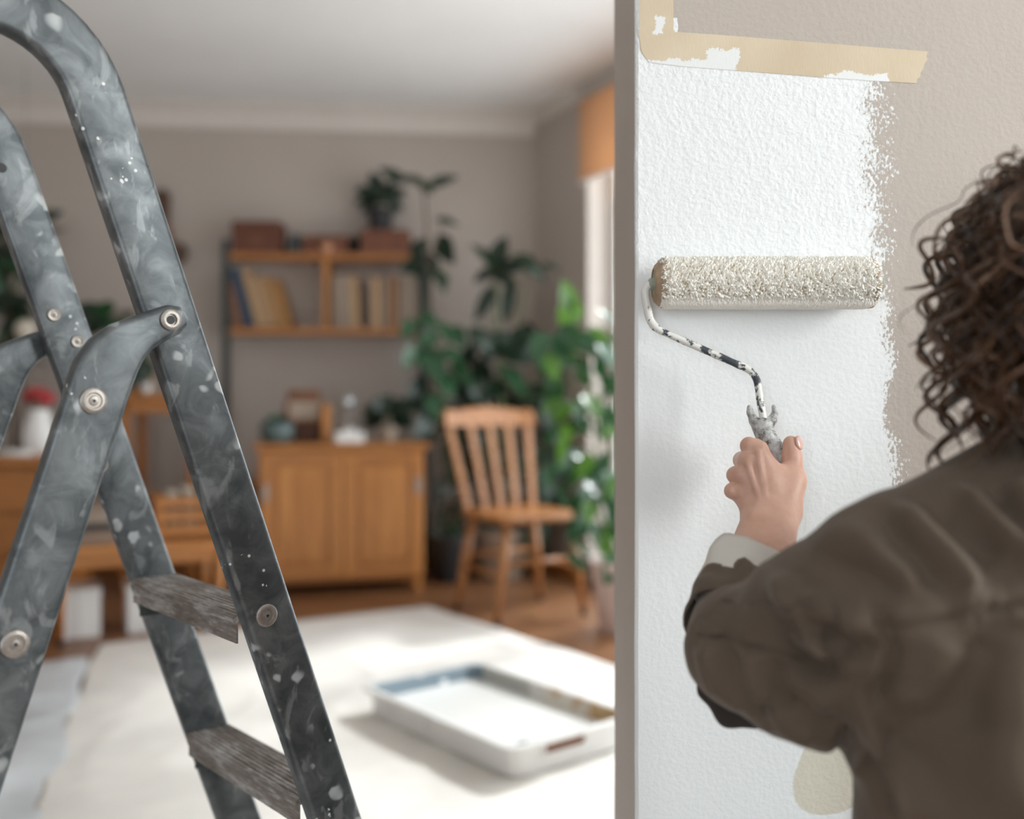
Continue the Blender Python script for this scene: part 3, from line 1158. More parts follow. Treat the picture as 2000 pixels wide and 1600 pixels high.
# ================================================================ PAINT TRAY
TA, TB = Vector((-.632, .775, 0)), Vector((.775, .632, 0))
TL, TW, TH = .705, .435, .078
TO = Vector((.0, 2.315, .0155))
yaw = math.atan2(TB.y, TB.x)
tray = thing('paint_tray', 'large white plastic paint tray with stained inner walls on the cream dropcloth', 'paint tray', TO + TA * TL / 2 + TB * TW / 2, yaw)


def rrect(hx, hy, r, n=6):
    out = []
    for (sx, sy, st) in ((1, 1, 0), (-1, 1, 1), (-1, -1, 2), (1, -1, 3)):
        for j in range(n):
            a = math.pi / 2 * (st + j / (n - 1))
            out.append((sx * (hx - r) + r * math.cos(a), sy * (hy - r) + r * math.sin(a)))
    return out


def tray_mat():
    m, nt, b = nodes('stained_white_tray_plastic')
    v = coords(nt)
    sep = N(nt, 'ShaderNodeSeparateXYZ')
    nt.links.new(v, sep.inputs[0])
    n_ = tex(nt, v, 14, 4, .6)
    geo = N(nt, 'ShaderNodeAttribute', attribute_name='inside')
    ins = geo.outputs['Fac']
    # old paint layers inside: slate blue on the far short wall, grey then ochre along the far long wall
    blue = smooth01(nt, math_(nt, 'ADD', sep.outputs[1], math_(nt, 'MULTIPLY', math_(nt, 'SUBTRACT', n_, .5), .06)), TL / 2 - .075, TL / 2 - .06)
    lng = smooth01(nt, sep.outputs[0], TW / 2 - .07, TW / 2 - .05)
    och = smooth01(nt, math_(nt, 'MULTIPLY_ADD', math_(nt, 'SUBTRACT', n_, .5), .35, sep.outputs[1]), .02, -.01)
    lc = mix(nt, och, (.40, .41, .38), (.44, .29, .13))
    patch = smooth01(nt, tex(nt, v, 9, 2), .52, .58)
    lc = mix(nt, math_(nt, 'MULTIPLY', patch, .75), lc, (.70, .69, .64))
    bl = mix(nt, smooth01(nt, tex(nt, v, 22, 3), .60, .66), (.13, .19, .23), (.66, .69, .70))
    col = mix(nt, lng, (.78, .79, .79), lc)
    col = mix(nt, blue, col, bl)
    col = mix(nt, ins, (.74, .73, .71), col)
    nt.links.new(col, b.inputs['Base Color'])
    b.inputs['Roughness'].default_value = .35
    return m


rings = []
hx, hy = TW / 2, TL / 2
spec = [(-.030, 0, .03, 0), (-.026, .0, .03, 0), (-.020, TH - .010, .035, 0), (-.001, TH - .009, .04, 0), (0, TH - .006, .04, 0), (0, TH - .001, .04, 0), (-.003, TH, .04, 0),
        (-.022, TH, .035, .3), (-.026, TH - .003, .035, 1), (-.031, .008, .03, 1), (-.036, .004, .03, 1)]
vs, fs, ins = [], [], []
n = 24
for (off, z, r, inn) in spec:
    for (x, y) in rrect(hx + off, hy + off, r): vs.append((x, y, z)); ins.append(inn)
for i in range(len(spec) - 1):
    for j in range(n): fs.append((i * n + j, i * n + (j + 1) % n, (i + 1) * n + (j + 1) % n, (i + 1) * n + j))
fs += [tuple(range(n - 1, -1, -1)), tuple((len(spec) - 1) * n + j for j in range(n))]
mb = MB().add(vs, fs)
body = mb.build('tray_body', tray_mat(), tray)
shade_auto(body, 50)
a_ = body.data.attributes.new('inside', 'FLOAT', 'POINT')
a_.data.foreach_set('value', ins)
# grip slot in the near short wall: dark recess with a frame
gx0, gx1 = -.10, .03
MB().span((gx0, -hy + .0175, TH - .038), (gx1, -hy + .0300, TH - .014)).build('grip_slot', M['brownwood'], tray, bevel=.004)
fr = MB()
fr.span((gx0 - .006, -hy + .014, TH - .044), (gx1 + .006, -hy + .0195, TH - .038))
fr.span((gx0 - .006, -hy + .014, TH - .038), (gx0, -hy + .0195, TH - .014))
fr.span((gx1, -hy + .014, TH - .038), (gx1 + .006, -hy + .0195, TH - .014))
fr.build('grip_rim', M['whitecer'], tray, bevel=.001)
for yy_, ln in ((.245, .035), (.205, .042), (.04, .05)):
    MB().lathe([(.002, -ln), (.011, -ln + .008), (.010, -ln * .5), (.009, 0)], (-hx + .0185, yy_, TH - .012), 10, None, .25, 1).build('paint_drip', M['whitecer'], tray, smooth=True)


def liquid():
    m, nt, b = nodes('wet_white_wall_paint')
    v = coords(nt)
    nt.links.new(ramp(nt, tex(nt, v, 5, 2), [(.3, (.82, .83, .81)), (.7, (.86, .87, .85))]), b.inputs['Base Color'])
    b.inputs['Roughness'].default_value = .22
    bump(nt, b, tex(nt, v, 18, 2), .15, .004)
    return m


pm = MB()
pv = rrect(hx - .0335, hy - .0335, .03)
pm.prism(pv, (1, 0, 0), (0, 1, 0), (0, 0, 1), (0, 0, 0), .0045, .036)
po = pm.build('white_paint', liquid())
po.location = tray.location
po.rotation_euler = (0, 0, yaw)
tag(po, 'pool of wet white paint filling the paint tray', 'paint')
sp = MB()
for q in range(9):
    a = q / 9 * 6.28
    sp.lathe([(.002, 0), (.012, .004), (.010, .012), (.003, .015)], (.028 * math.cos(a), .014 * math.sin(a), 0), 8)
so = sp.build('sponge_scrap', plain('slate_blue_sponge', (.06, .09, .11), .9, var=.5, scale=80), smooth=True)
so.location = TO + TB * .12 + TA * .075 + Vector((0, 0, .036))
tag(so, 'small dark scrap floating in the near corner of the white paint', 'scrap')


# ================================================================ FURNITURE OF THE FAR ROOM
def box_part(name, mat, parent, a, b, bevel=.004, label=None):
    return MB().span(a, b).build(name, mat, parent, bevel=bevel, label=label)


# ---- bookcase (its left front post stands at the origin of its own frame)
bq = at(440, 800, 5.17)
bookcase = thing('bookcase', 'open bookcase with dark metal posts and honey wooden shelves on the back wall', 'bookcase', (bq.x, bq.y, 0), math.radians(1.5))
BW, BDp = 1.02, .245
zs1, zs2 = CAMZ + (HOR - 640) / F * 5.17, CAMZ + (HOR - 493) / F * 5.17
for x in (0, BW):
    for y in (.012, BDp - .012):
        box_part('post', M['darksteel'], bookcase, (x - .018, y - .012, 0), (x + .018, y + .012, zs2 + .07 if x == 0 else zs2 + .01), .003)
for z in (zs1, zs2, .12, .50):
    box_part('shelf', M['pinex'], bookcase, (.02, .0, z - .032), (BW - .02, BDp, z), .004)
for x in (.515,):
    box_part('divider', M['pine'], bookcase, (x - .013, .003, zs1), (x + .013, BDp, zs2 - .032), .003)
box_part('shade_panel', M['darksteel'], bookcase, (.55, BDp - .004, zs1), (BW - .02, BDp, zs2 - .032), 0)  # dark sheet in place of the shadow under the upper shelf

BOOKC = {'brown': (.22, .10, .05), 'blue': (.010, .05, .10), 'cream': (.42, .27, .15), 'tan': (.38, .21, .09), 'ochre': (.34, .17, .05), 'grey': (.30, .235, .18), 'taupe': (.26, .19, .14), 'rust': (.30, .14, .06)}
for k_, c in BOOKC.items(): M['bk' + k_] = plain('book_cover_' + k_, c, .6, var=.1, scale=20)
M['paper'] = plain('book_pages', (.62, .55, .44), .9)


def book(x, wd, ht, dp, lean, col, label, group):
    bm_ = bookcase.matrix_basis @ Matrix.Translation((x, .02, zs1)) @ Matrix.Rotation(lean, 4, 'Y')
    r_ = thing('book', label, 'book', (0, 0, 0), 0, group)
    r_.matrix_basis = bm_
    c = MB()
    c.span((0, 0, 0), (.003, dp, ht)).span((wd - .003, 0, 0), (wd, dp, ht)).span((.003, 0, 0), (wd - .003, .003, ht))
    c.build('cover', M['bk' + col], r_)
    MB().span((.0031, .0031, .003), (wd - .0031, dp - .004, ht - .003)).build('pages', M['paper'], r_)


LG, RG = 'leaning books on the left of the shelf', 'upright books on the right of the shelf'
ln = -math.radians(15)
book(.048, .040, .25, .17, ln * .8, 'brown', 'thin brown book leaning at the left end of the shelf', LG)
book(.098, .046, .315, .20, ln, 'blue', 'dark blue book leaning between brown and cream books', LG)
book(.154, .042, .315, .19, ln, 'cream', 'tall cream book leaning right beside the dark blue one', LG)
book(.203, .040, .27, .19, ln, 'cream', 'shorter cream book leaning between tall cream and tan books', LG)
book(.250, .042, .268, .18, ln * 1.05, 'tan', 'tan book leaning next to the last of the slanting row', LG)
book(.300, .038, .262, .18, ln * 1.1, 'ochre', 'ochre book leaning at the right end of the slanting row', LG)
book(.548, .040, .265, .19, -.02, 'taupe', 'taupe book standing directly right of the wooden divider', RG)
book(.594, .050, .275, .20, -.05, 'grey', 'thick pale grey book second from the wooden divider', RG)
book(.652, .042, .272, .20, -.07, 'cream', 'pale cream book third from the wooden divider', RG)
book(.752, .048, .270, .19, 0, 'cream', 'cream book standing alone right of the dark gap', RG)
book(.808, .036, .262, .18, 0, 'taupe', 'dark taupe book between cream and rust ones', RG)
book(.850, .034, .272, .19, 0, 'rust', 'rust brown book third from the right post', RG)
book(.892, .046, .268, .19, 0, 'taupe', 'brownish grey book second from the right post', RG)
book(.946, .046, .275, .19, -.03, 'grey', 'pale grey book at the right end of the shelf', RG)


def local_box(name, label, cat, host, x0, x1, y0, y1, z0, h_, mat, lid=True, group=None):
    m4 = host.matrix_basis
    c = m4 @ Vector(((x0 + x1) / 2, (y0 + y1) / 2, z0))
    r_ = thing(name, label, cat, c, host.rotation_euler.z, group)
    hx_, hy_ = (x1 - x0) / 2, (y1 - y0) / 2
    if lid:
        box_part('box_body', mat, r_, (-hx_, -hy_, .0005), (hx_, hy_, h_ * .72), .004)
        box_part('lid', mat, r_, (-hx_ - .004, -hy_ - .004, h_ * .72), (hx_ + .004, hy_ + .004, h_), .005)
        box_part('label_holder', M['brownwood'], r_, (-.03, -hy_ - .004, h_ * .3), (.03, -hy_, h_ * .5), .001)
    return r_


M['redbox'] = plain('red_brown_box', (.125, .042, .022), .65, var=.15)
M['redbox2'] = plain('russet_box', (.17, .06, .03), .6, var=.15)
local_box('storage_box', 'square red-brown box at the left end of the bookcase top', 'box', bookcase, .03, .275, .02, .22, zs2, .168, M['redbox'])
local_box('storage_box', 'flat red-brown box in the middle of the bookcase top', 'box', bookcase, .395, .625, .04, .23, zs2, .098, M['redbox2'])
local_box('storage_box', 'russet box under the black flowerpot on the bookcase top', 'box', bookcase, .70, .945, .02, .22, zs2, .125, M['redbox2'])


def pot(name, label, loc, r, h_, mat, group=None, soil=True, cat='flowerpot'):
    r_ = thing(name, label, cat, loc, 0, group)
    MB().lathe([(r * .68, 0.0005), (r * .72, .004), (r * .95, h_ * .86), (r, h_ * .87), (r, h_), (r * .9, h_), (r * .88, h_ * .86)], (0, 0, 0), 28).build('pot_wall', mat, r_, smooth=False)
    if soil: MB().lathe([(r * .87, h_ * .80), (r * .87, h_ * .87), (r * .3, h_ * .9)], (0, 0, 0), 20).build('soil', M['soil'], r_, smooth=True)
    return r_


# small dark jar, pale bowl and dark pot on top
q = bookcase.matrix_basis @ Vector((.345, .09, zs2))
r_ = thing('jar', 'small dark slate jar beside the flat box on the bookcase top', 'jar', q)
MB().lathe([(.030, .0005), (.036, .01), (.036, .075), (.026, .088), (.026, .10)], (0, 0, 0), 18).build('jar_body', plain('slate_glaze', (.05, .065, .07), .3), r_, smooth=True)
MB().lathe([(.028, .10), (.028, .106), (.006, .109)], (0, 0, 0), 18).build('lid', M['darksteel'], r_)
q = bookcase.matrix_basis @ Vector((.52, .018, zs2))
r_ = thing('bowl', 'small glossy terracotta bowl in front of the flat box on the bookcase', 'bowl', q)
MB().lathe([(.018, .0005), (.022, .004), (.036, .03), (.040, .048), (.037, .048), (.032, .03)], (0, 0, 0), 20).build('bowl_body', plain('glossy_terracotta', (.50, .25, .14), .12), r_, smooth=True)
q = bookcase.matrix_basis @ Vector((.66, .10, zs2))
r_ = thing('candle_holder', 'black cylinder holder between two boxes on the bookcase top', 'candle holder', q)
MB().lathe([(.026, .0005), (.026, .10), (.022, .10), (.022, .06)], (0, 0, 0), 16).build('holder_body', M['black'], r_)
MB().lathe([(.019, .062), (.019, .112), (.003, .116)], (0, 0, 0), 14).build('candle', M['bkcream'], r_)


# ---- plants
def leaf_mesh(name, w_, curl, fold=.12, n_=6):
    vs_, fs_ = [], []
    for i in range(n_ + 1):
        t_ = i / n_
        wd = w_ * math.sin(math.pi * min(1, t_ ** .8 * .97 + .015)) ** .8
        z = -curl * t_ ** 2
        for sx in (-1, 0, 1):
            vs_.append((sx * wd / 2, t_, z + abs(sx) * fold * wd))
    for i in range(n_):
        for k_ in range(2):
            a = i * 3 + k_
            fs_.append((a, a + 1, a + 4, a + 3))
    me_ = bpy.data.meshes.new(name)
    me_.from_pydata(vs_, [], fs_)
    me_.polygons.foreach_set('use_smooth', [True] * len(me_.polygons))
    return me_


LEAF = {}
for kind in ('leafdark', 'leafmid', 'leaflight'):
    for sh, (w_, cu) in {'broad': (.66, .25), 'long': (.40, .30), 'frond': (.14, .45)}.items():
        me_ = leaf_mesh('leaf_' + sh, w_, cu)
        me_.materials.append(M[kind])
        LEAF[kind, sh] = me_


def leaf(parent, base, tip_dir, L, kind, sh, roll=0.0):
    o = bpy.data.objects.new('leaf', LEAF[kind, sh])
    C.objects.link(o)
    o.parent = parent
    y = Vector(tip_dir).normalized()
    up = Vector((random.uniform(-.2, .5), -.75, .55)).normalized()
    if abs(y.dot(up)) > .95: up = Vector((0, 0, 1))
    x = y.cross(up).normalized()
    z = x.cross(y)
    m = Matrix((x, y, z)).transposed().to_4x4() @ Matrix.Rotation(roll, 4, 'Y')
    m = Matrix.Translation(base) @ m @ Matrix.Diagonal((L, L, L, 1))
    o.matrix_parent_inverse = world_matrix(parent).inverted()
    o.matrix_basis = m
    return o


def plant_at(name, label, base, stems, leaves, mat_stem='stem', group=None):
    """stems: lists of world points; leaves: (world centre, angle in the picture, length, kind, shape, towards viewer)"""
    r_ = thing(name, label, 'plant', base, 0, group)
    allp = []
    for pts, rad in stems:
        pts = [Vector(q_) for q_ in pts]
        MB().tube(pts, [rad * (1 - .5 * i / (len(pts) - 1)) for i in range(len(pts))], 7).build('stem', M[mat_stem], r_, smooth=True, world=True)
        for a, b_ in zip(pts[:-1], pts[1:]):
            for i in range(7): allp.append(a.lerp(b_, i / 6))
    for (c, ang, L, kind, sh, tw) in leaves:
        d = Vector((math.cos(ang), -tw, math.sin(ang))).normalized()
        base_p = Vector(c) - d * L * .5
        leaf(r_, base_p, d, L, kind, sh, random.uniform(-.5, .5))
        near = min(allp, key=lambda s_: (s_ - base_p).length)
        if (near - base_p).length > .01:
            mid = near.lerp(base_p, .5) + Vector((0, 0, .012))
            MB().tube([near, mid, base_p], .0028, 5).build('leaf_stalk', M['stem'], r_, smooth=True, world=True)
    return r_


R_ = math.radians
# tall fig-like plant standing right of the bookcase
FD = 5.05
px = lambda lst, D_: [(at(x, y, D_ + random.uniform(-.10, .10)), R_(a), L, kd, sh, tw) for (x, y, a, L, kd, sh, tw) in lst]
fp = pot('flowerpot', 'dark round floor pot between cabinet and chair', (-.31, FD + .02, 0), .12, .24, M['black'])
plant_at('tall_houseplant', 'tall spindly houseplant rising beside the right bookcase post', (-.31, FD + .02, .22),
         [([(-.31, FD + .02, .22), at(850, 800, FD), at(842, 640, FD), at(835, 470, FD), at(828, 375, FD)], .011),
          ([at(838, 520, FD), at(862, 440, FD)], .006)],
         px([(768, 340, 150, .15, 'leafdark', 'long', .3), (808, 348, 155, .14, 'leafdark', 'long', .3), (830, 362, 130, .12, 'leafdark', 'long', .4), (862, 352, 25, .16, 'leafdark', 'long', .2),
             (872, 430, -8, .12, 'leafdark', 'long', .3), (868, 485, -70, .17, 'leafdark', 'broad', .5), (815, 488, -110, .15, 'leafdark', 'broad', .5), (838, 520, -90, .16, 'leafdark', 'broad', .6),
             (862, 545, -60, .14, 'leafdark', 'broad', .5), (805, 520, 200, .13, 'leafdark', 'broad', .5)], FD), 'bark')
# black pot with bushy plant on the bookcase
q = bookcase.matrix_basis @ Vector((.79, .12, zs2 + .1255))
pot('flowerpot', 'black flowerpot standing on the russet box on the bookcase', q, .072, .125, M['black'])
plant_at('bushy_houseplant', 'bushy dark plant in the black pot on top of the bookcase', (q.x, q.y, q.z + .105),
         [([(q.x, q.y, q.z + .10), (q.x, q.y, q.z + .19)], .012)],
         [(Vector((q.x, q.y, q.z + .17)) + Vector((.075 * math.cos(a), .04 * math.sin(a * 2), .05 * math.sin(a) + random.uniform(0, .04))), a + random.uniform(-.4, .4) if math.cos(a) * 1 else 0, .13, 'leafdark', 'long', .3) for a in np.linspace(-.7, 3.8, 17)])
# dark rubber plant behind the chair
RD = 5.10
pot('flowerpot', 'pale stone floor pot behind the wooden chair', (-.06, RD + .05, 0), .15, .26, M['bktaupe'])
plant_at('rubber_plant', 'dark rubber plant against the back wall behind the chair', (-.06, RD + .05, .23),
         [([(-.06, RD + .05, .23), at(985, 850, RD), at(975, 700, RD), at(968, 560, RD), at(965, 490, RD)], .014),
          ([at(978, 720, RD), at(1010, 640, RD), at(1030, 540, RD)], .008)],
         px([(948, 500, 120, .17, 'leafdark', 'broad', .4), (975, 490, 70, .15, 'leafdark', 'broad', .4), (1030, 515, -35, .18, 'leafdark', 'broad', .4), (1052, 530, -50, .13, 'leafdark', 'long', .3),
             (950, 535, 200, .15, 'leafdark', 'broad', .6), (985, 545, -20, .16, 'leafdark', 'broad', .7), (1000, 520, 10, .15, 'leafdark', 'broad', .6), (968, 515, 90, .14, 'leafdark', 'broad', .7),
             (948, 590, -115, .20, 'leafdark', 'long', .2), (992, 590, -95, .20, 'leafdark', 'long', .2), (1075, 520, -10, .10, 'leafdark', 'long', .2),
             (980, 665, 170, .20, 'leafdark', 'broad', .5), (1015, 655, 20, .17, 'leafdark', 'broad', .5), (955, 690, 195, .16, 'leafdark', 'long', .4), (1000, 690, -30, .16, 'leafdark', 'broad', .6),
             (1000, 735, -35, .22, 'leafmid', 'broad', .5), (960, 760, 200, .20, 'leafdark', 'broad', .6), (1030, 770, -20, .18, 'leafdark', 'broad', .6), (985, 785, -90, .20, 'leafdark', 'broad', .7),
             (930, 790, 220, .20, 'leafdark', 'broad', .6), (1060, 800, -40, .18, 'leafdark', 'broad', .5), (1075, 850, -60, .19, 'leafdark', 'broad', .5), (1085, 910, -80, .19, 'leafdark', 'broad', .5),
             (905, 820, 230, .17, 'leafdark', 'broad', .6), (1065, 950, -70, .19, 'leafdark', 'broad', .5), (880, 880, 250, .17, 'leafdark', 'broad', .6), (870, 950, 260, .17, 'leafdark', 'broad', .6),
             *[(random.uniform(850, 1100), random.uniform(650, 1090), random.uniform(-160, -20), random.uniform(.14, .20), 'leafdark', 'broad', random.uniform(.2, .8)) for _ in range(60)],
             (1045, 880, -30, .19, 'leafdark', 'broad', .6), (900, 760, 190, .16, 'leafdark', 'broad', .5), (890, 920, 240, .18, 'leafdark', 'broad', .5)], RD))
# trailing pothos on the right bookcase post
VD = 4.98
plant_at('trailing_plant', 'trailing pothos with pale glossy leaves on the right bookcase post', at(826, 600, VD + .12),
         [([at(826, 560, VD + .1), at(830, 640, VD), at(845, 720, VD), at(850, 800, VD), at(846, 860, VD)], .005)],
         px([(800, 640, 230, .13, 'leafmid', 'broad', .9), (835, 622, -30, .13, 'leafmid', 'broad', .9), (866, 640, -45, .16, 'leafmid', 'broad', .9), (892, 655, -50, .15, 'leafmid', 'broad', .8),
             (803, 695, 250, .14, 'leafmid', 'broad', .9), (845, 705, -60, .20, 'leafmid', 'broad', 1.0), (870, 742, -50, .20, 'leafmid', 'broad', 1.0), (900, 725, -50, .19, 'leafmid', 'long', .8),
             (838, 660, 210, .13, 'leafmid', 'broad', .8), (880, 690, -20, .14, 'leafmid', 'broad', .7), (815, 760, 240, .15, 'leafdark', 'broad', .8), (850, 790, -70, .16, 'leafmid', 'broad', .9),
             (830, 830, 250, .16, 'leafdark', 'broad', .8), (870, 800, -20, .15, 'leafdark', 'broad', .7), (800, 790, 200, .14, 'leafdark', 'broad', .7)], VD))

# sunlit plants at the garden window
ND = 3.95
pot('flowerpot', 'pale pink floor pot half hidden by the painted wall', (.435, 3.95, 0), .125, .28, plain('pale_pink_glaze', (.56, .42, .37), .5))
ll = []
for i in range(64):
    y = random.uniform(640, 1110)
    x = random.uniform(1095 if y < 980 else 1120, 1225) - (30 if random.random() < .25 and y < 960 else 0)
    ll.append((x, y, random.uniform(-150, -20), random.uniform(.09, .14), random.choice(['leafmid', 'leaflight', 'leafmid', 'leafmid']), random.choice(['broad', 'broad', 'long']), random.uniform(.3, 1.1)))
ll += [(1110, 578, 95, .13, 'leaflight', 'broad', .2), (1112, 615, -100, .15, 'leaflight', 'broad', .2), (1185, 615, 120, .08, 'leafmid', 'broad', .1),
       (1055, 668, -120, .13, 'leafmid', 'broad', 1.0), (1062, 705, -95, .12, 'leafmid', 'broad', 1.0), (1110, 655, -60, .13, 'leafmid', 'broad', .9), (1095, 690, -40, .12, 'leafmid', 'broad', .8),
       (1085, 790, 190, .12, 'leaflight', 'broad', .5), (1130, 800, -60, .13, 'leafmid', 'broad', .9), (1110, 905, 200, .13, 'leafmid', 'broad', .9), (1165, 955, -40, .15, 'leafmid', 'broad', 1.0), (1140, 975, 200, .14, 'leafmid', 'broad', 1.0),
       (1180, 1070, -60, .13, 'leaflight', 'long', .5)]
plant_at('window_plant', 'large sunlit leafy plant in front of the garden window', (.435, 3.95, .25),
         [([(.435, 3.95, .24), at(1170, 1000, ND), at(1165, 850, ND), at(1150, 700, ND), at(1125, 600, ND)], .010),
          ([(.435, 3.95, .24), at(1190, 900, ND), at(1200, 760, ND), at(1195, 640, ND)], .008),
          ([at(1160, 820, ND), at(1110, 730, ND), at(1070, 680, ND)], .005)], px(ll, ND))

# ---- low cabinet with two panelled doors
cl = Vector((-1.180, 4.60))
cr = Vector((-.413, 4.80))
cyaw = math.atan2(cr.y - cl.y, cr.x - cl.x)
CW = (cr - cl).length
cabinet = thing('sideboard', 'honey coloured wooden sideboard with two panelled doors below the bookcase', 'cabinet', (cl.x, cl.y, 0), cyaw)
CH, CD = .715, .31
box_part('carcass', M['pine'], cabinet, (.008, .022, .075), (CW - .008, CD, CH - .028), .003)
box_part('cabinet_top', M['pinex'], cabinet, (-.018, -.012, CH - .028), (CW + .018, CD + .002, CH), .006)
box_part('plinth_rail', M['pinex'], cabinet, (.035, .03, .055), (CW - .035, .05, .075), .002)
for x in (.012, CW - .052):
    for y in (.026, CD - .044): box_part('foot', M['pine'], cabinet, (x, y, .0005), (x + .04, y + .04, .075), .003)
hw = CW / 2
for k_ in (0, 1):
    x0_, x1_ = (.012, hw - .003) if k_ == 0 else (hw + .003, CW - .012)
    z0d, z1d = .082, CH - .034
    d = box_part('door', M['pine'], cabinet, (x0_, .012, z0d), (x1_, .0219, z1d), .001)
    st = .058
    for a, b_ in (((x0_, 0, z0d), (x0_ + st, .012, z1d)), ((x1_ - st, 0, z0d), (x1_, .012, z1d))): box_part('stile', M['pine'], d, a, b_, .003)
    for a, b_ in (((x0_ + st, 0, z0d), (x1_ - st, .012, z0d + st)), ((x0_ + st, 0, z1d - st), (x1_ - st, .012, z1d))): box_part('door_rail', M['pinex'], d, a, b_, .003)
    box_part('raised_panel', M['pine'], d, (x0_ + st + .02, .003, z0d + st + .02), (x1_ - st - .02, .012, z1d - st - .02), .008)
    hxk = x0_ + .028 if k_ == 0 else x1_ - .028
    box_part('lock_plate', M['rivet'], d, (hxk - .013, -.004, .45 if k_ == 0 else .47), (hxk + .013, 0, .53 if k_ == 0 else .55), .002)
    if k_ == 0: box_part('hinge', M['rivet'], d, (hxk - .013, -.004, .16), (hxk + .013, 0, .22), .002)


def on_cab(x, y): return cabinet.matrix_basis @ Vector((x, y, CH))


q = on_cab(.095, .10)
r_ = thing('glass_planter', 'squat grey-green glass planter at the left end of the sideboard', 'planter', q)
MB().lathe([(.055, .0005), (.075, .015), (.082, .06), (.078, .10), (.073, .10), (.076, .06), (.07, .02)], (0, 0, 0), 24).build('planter_wall', plain('slate_green_glass', (.09, .13, .13), .12), r_, smooth=True)
MB().lathe([(.068, .05), (.071, .085), (.02, .095)], (0, 0, 0), 18).build('soil', M['soil'], r_, smooth=True)
plant_at('succulent', 'low green succulent growing in the glass planter on the sideboard', (q.x, q.y, q.z + .09), [([(q.x, q.y, q.z + .085), (q.x, q.y, q.z + .10)], .008)],
         [(Vector((q.x + .03 * math.cos(a), q.y - .01, q.z + .105 + .012 * abs(math.sin(a)))), a, .055, 'leafmid', 'broad', .5) for a in np.linspace(0, 3.1, 8)])
q = on_cab(.245, .16)
r_ = thing('letter_rack', 'brown wooden stepped letter rack on the sideboard', 'letter rack', q, cyaw)
box_part('rack_back', M['brownwood'], r_, (-.10, .05, .0005), (.06, .065, .255), .003)
box_part('rack_side', M['pine'], r_, (.06, -.06, .0005), (.10, .065, .185), .003, 'honey coloured upright side')
box_part('rack_side', M['brownwood'], r_, (-.115, -.05, .0005), (-.10, .065, .20), .003)
box_part('rack_tray', M['brownwood'], r_, (-.10, -.05, .10), (.06, .05, .115), .002)
box_part('envelopes', M['bkgrey'], r_, (-.095, -.03, .115), (.05, .03, .20), .002)
q = on_cab(.43, .05)
r_ = thing('tissue_box', 'small white box lying on the front edge of the sideboard top', 'box', q, cyaw)
box_part('box_body', M['whitecer'], r_, (-.068, -.035, .0005), (.068, .04, .052), .005)
box_part('tissue', M['whitecer'], r_, (-.03, -.008, .052), (.03, .008, .066), .003)
q = on_cab(.435, .20)
r_ = thing('glass_vase', 'round clear glass bulb vase behind the white box', 'vase', q)
MB().lathe([(.03, .0005), (.045, .02), (.05, .06), (.035, .10), (.014, .13), (.013, .19), (.016, .195)], (0, 0, 0), 24).build('vase_body', glassmat('clear_vase_glass', (.85, .88, .88), .25), r_, smooth=True)
MB().lathe([(.018, .16), (.034, .175), (.038, .195), (.034, .215), (.018, .23)], (0, 0, 0), 20).build('stopper', plain('silvered_glass', (.5, .52, .53), .15, .7), r_, smooth=True)
q = on_cab(.62, .12)
pot('flowerpot', 'small grey-pink flowerpot near the right end of the sideboard', q, .05, .075, M['bkgrey'])
plant_at('small_houseplant', 'small dark leafy plant in the pot near the right end of the sideboard', (q.x, q.y, q.z + .06), [([(q.x, q.y, q.z + .06), (q.x, q.y, q.z + .15)], .006)],
         [(Vector((q.x + .07 * math.cos(a), q.y - .02 * math.sin(3 * a), q.z + .12 + .06 * math.sin(a))), a, .11, 'leafdark', 'broad', .5) for a in np.linspace(-.3, 3.5, 14)])

# ---- wooden chair
CY = R_(30.3)
chair = thing('wooden_chair', 'honey coloured wooden chair with vertical back slats beside the plants', 'chair', (.0365, 4.294, 0), CY)
SH = .445
seat_poly = [(-.19, .185), (-.215, -.12), (-.205, -.19), (-.16, -.215), (.16, -.215), (.205, -.19), (.215, -.12), (.19, .185), (.15, .20), (-.15, .20)]
MB().prism(seat_poly, (1, 0, 0), (0, 1, 0), (0, 0, 1), (0, 0, 0), SH - .032, SH).build('seat', M['chairwood'], chair, bevel=.012, seg=3)
for sx in (-1, 1):
    MB().tube([(sx * .155, -.155, SH - .032), (sx * .18, -.163, .24), (sx * .213, -.173, .02)], [.017, .020, .014], 12).build('leg', M['chairwood'], chair, smooth=True)
    MB().tube([(sx * .150, .15, SH - .032), (sx * .18, .163, .24), (sx * .213, .178, .02)], [.017, .020, .014], 12).build('leg', M['chairwood'], chair, smooth=True)
    for yy in (-.173, .178):
        MB().lathe([(.015, .0005), (.0155, .02), (.012, .03)], (sx * .213, yy, 0), 12).build('leg_cap', M['black'], chair)
    MB().tube([(sx * .19, -.158, .20), (sx * .19, .158, .20)], .010, 8).build('stretcher', M['chairwood'], chair, smooth=True)
MB().tube([(-.186, -.160, .245), (.186, -.160, .245)], .012, 8).build('stretcher', M['chairwood'], chair, smooth=True)
MB().tube([(-.186, .166, .245), (.186, .166, .245)], .011, 8).build('stretcher', M['chairwood'], chair, smooth=True)
cprof = []
for (x_, zc, hh_) in [(-.232, .832, .060), (-.218, .842, .078), (-.17, .838, .072), (-.10, .842, .082), (0, .848, .090), (.10, .842, .082), (.17, .838, .072), (.218, .842, .078), (.232, .832, .060)]:
    cprof.append((x_, zc, hh_))
vs, fs = [], []
for (x_, zc, hh_) in cprof:
    yb = .275 - .03 * (1 - (x_ / .23) ** 2) * -1
    for (dy, dz) in ((-.014, -.5), (-.014, .42), (-.006, .5), (.006, .5), (.014, .42), (.014, -.5)):
        vs.append((x_, yb + dy + dz * .02, zc + dz * hh_))
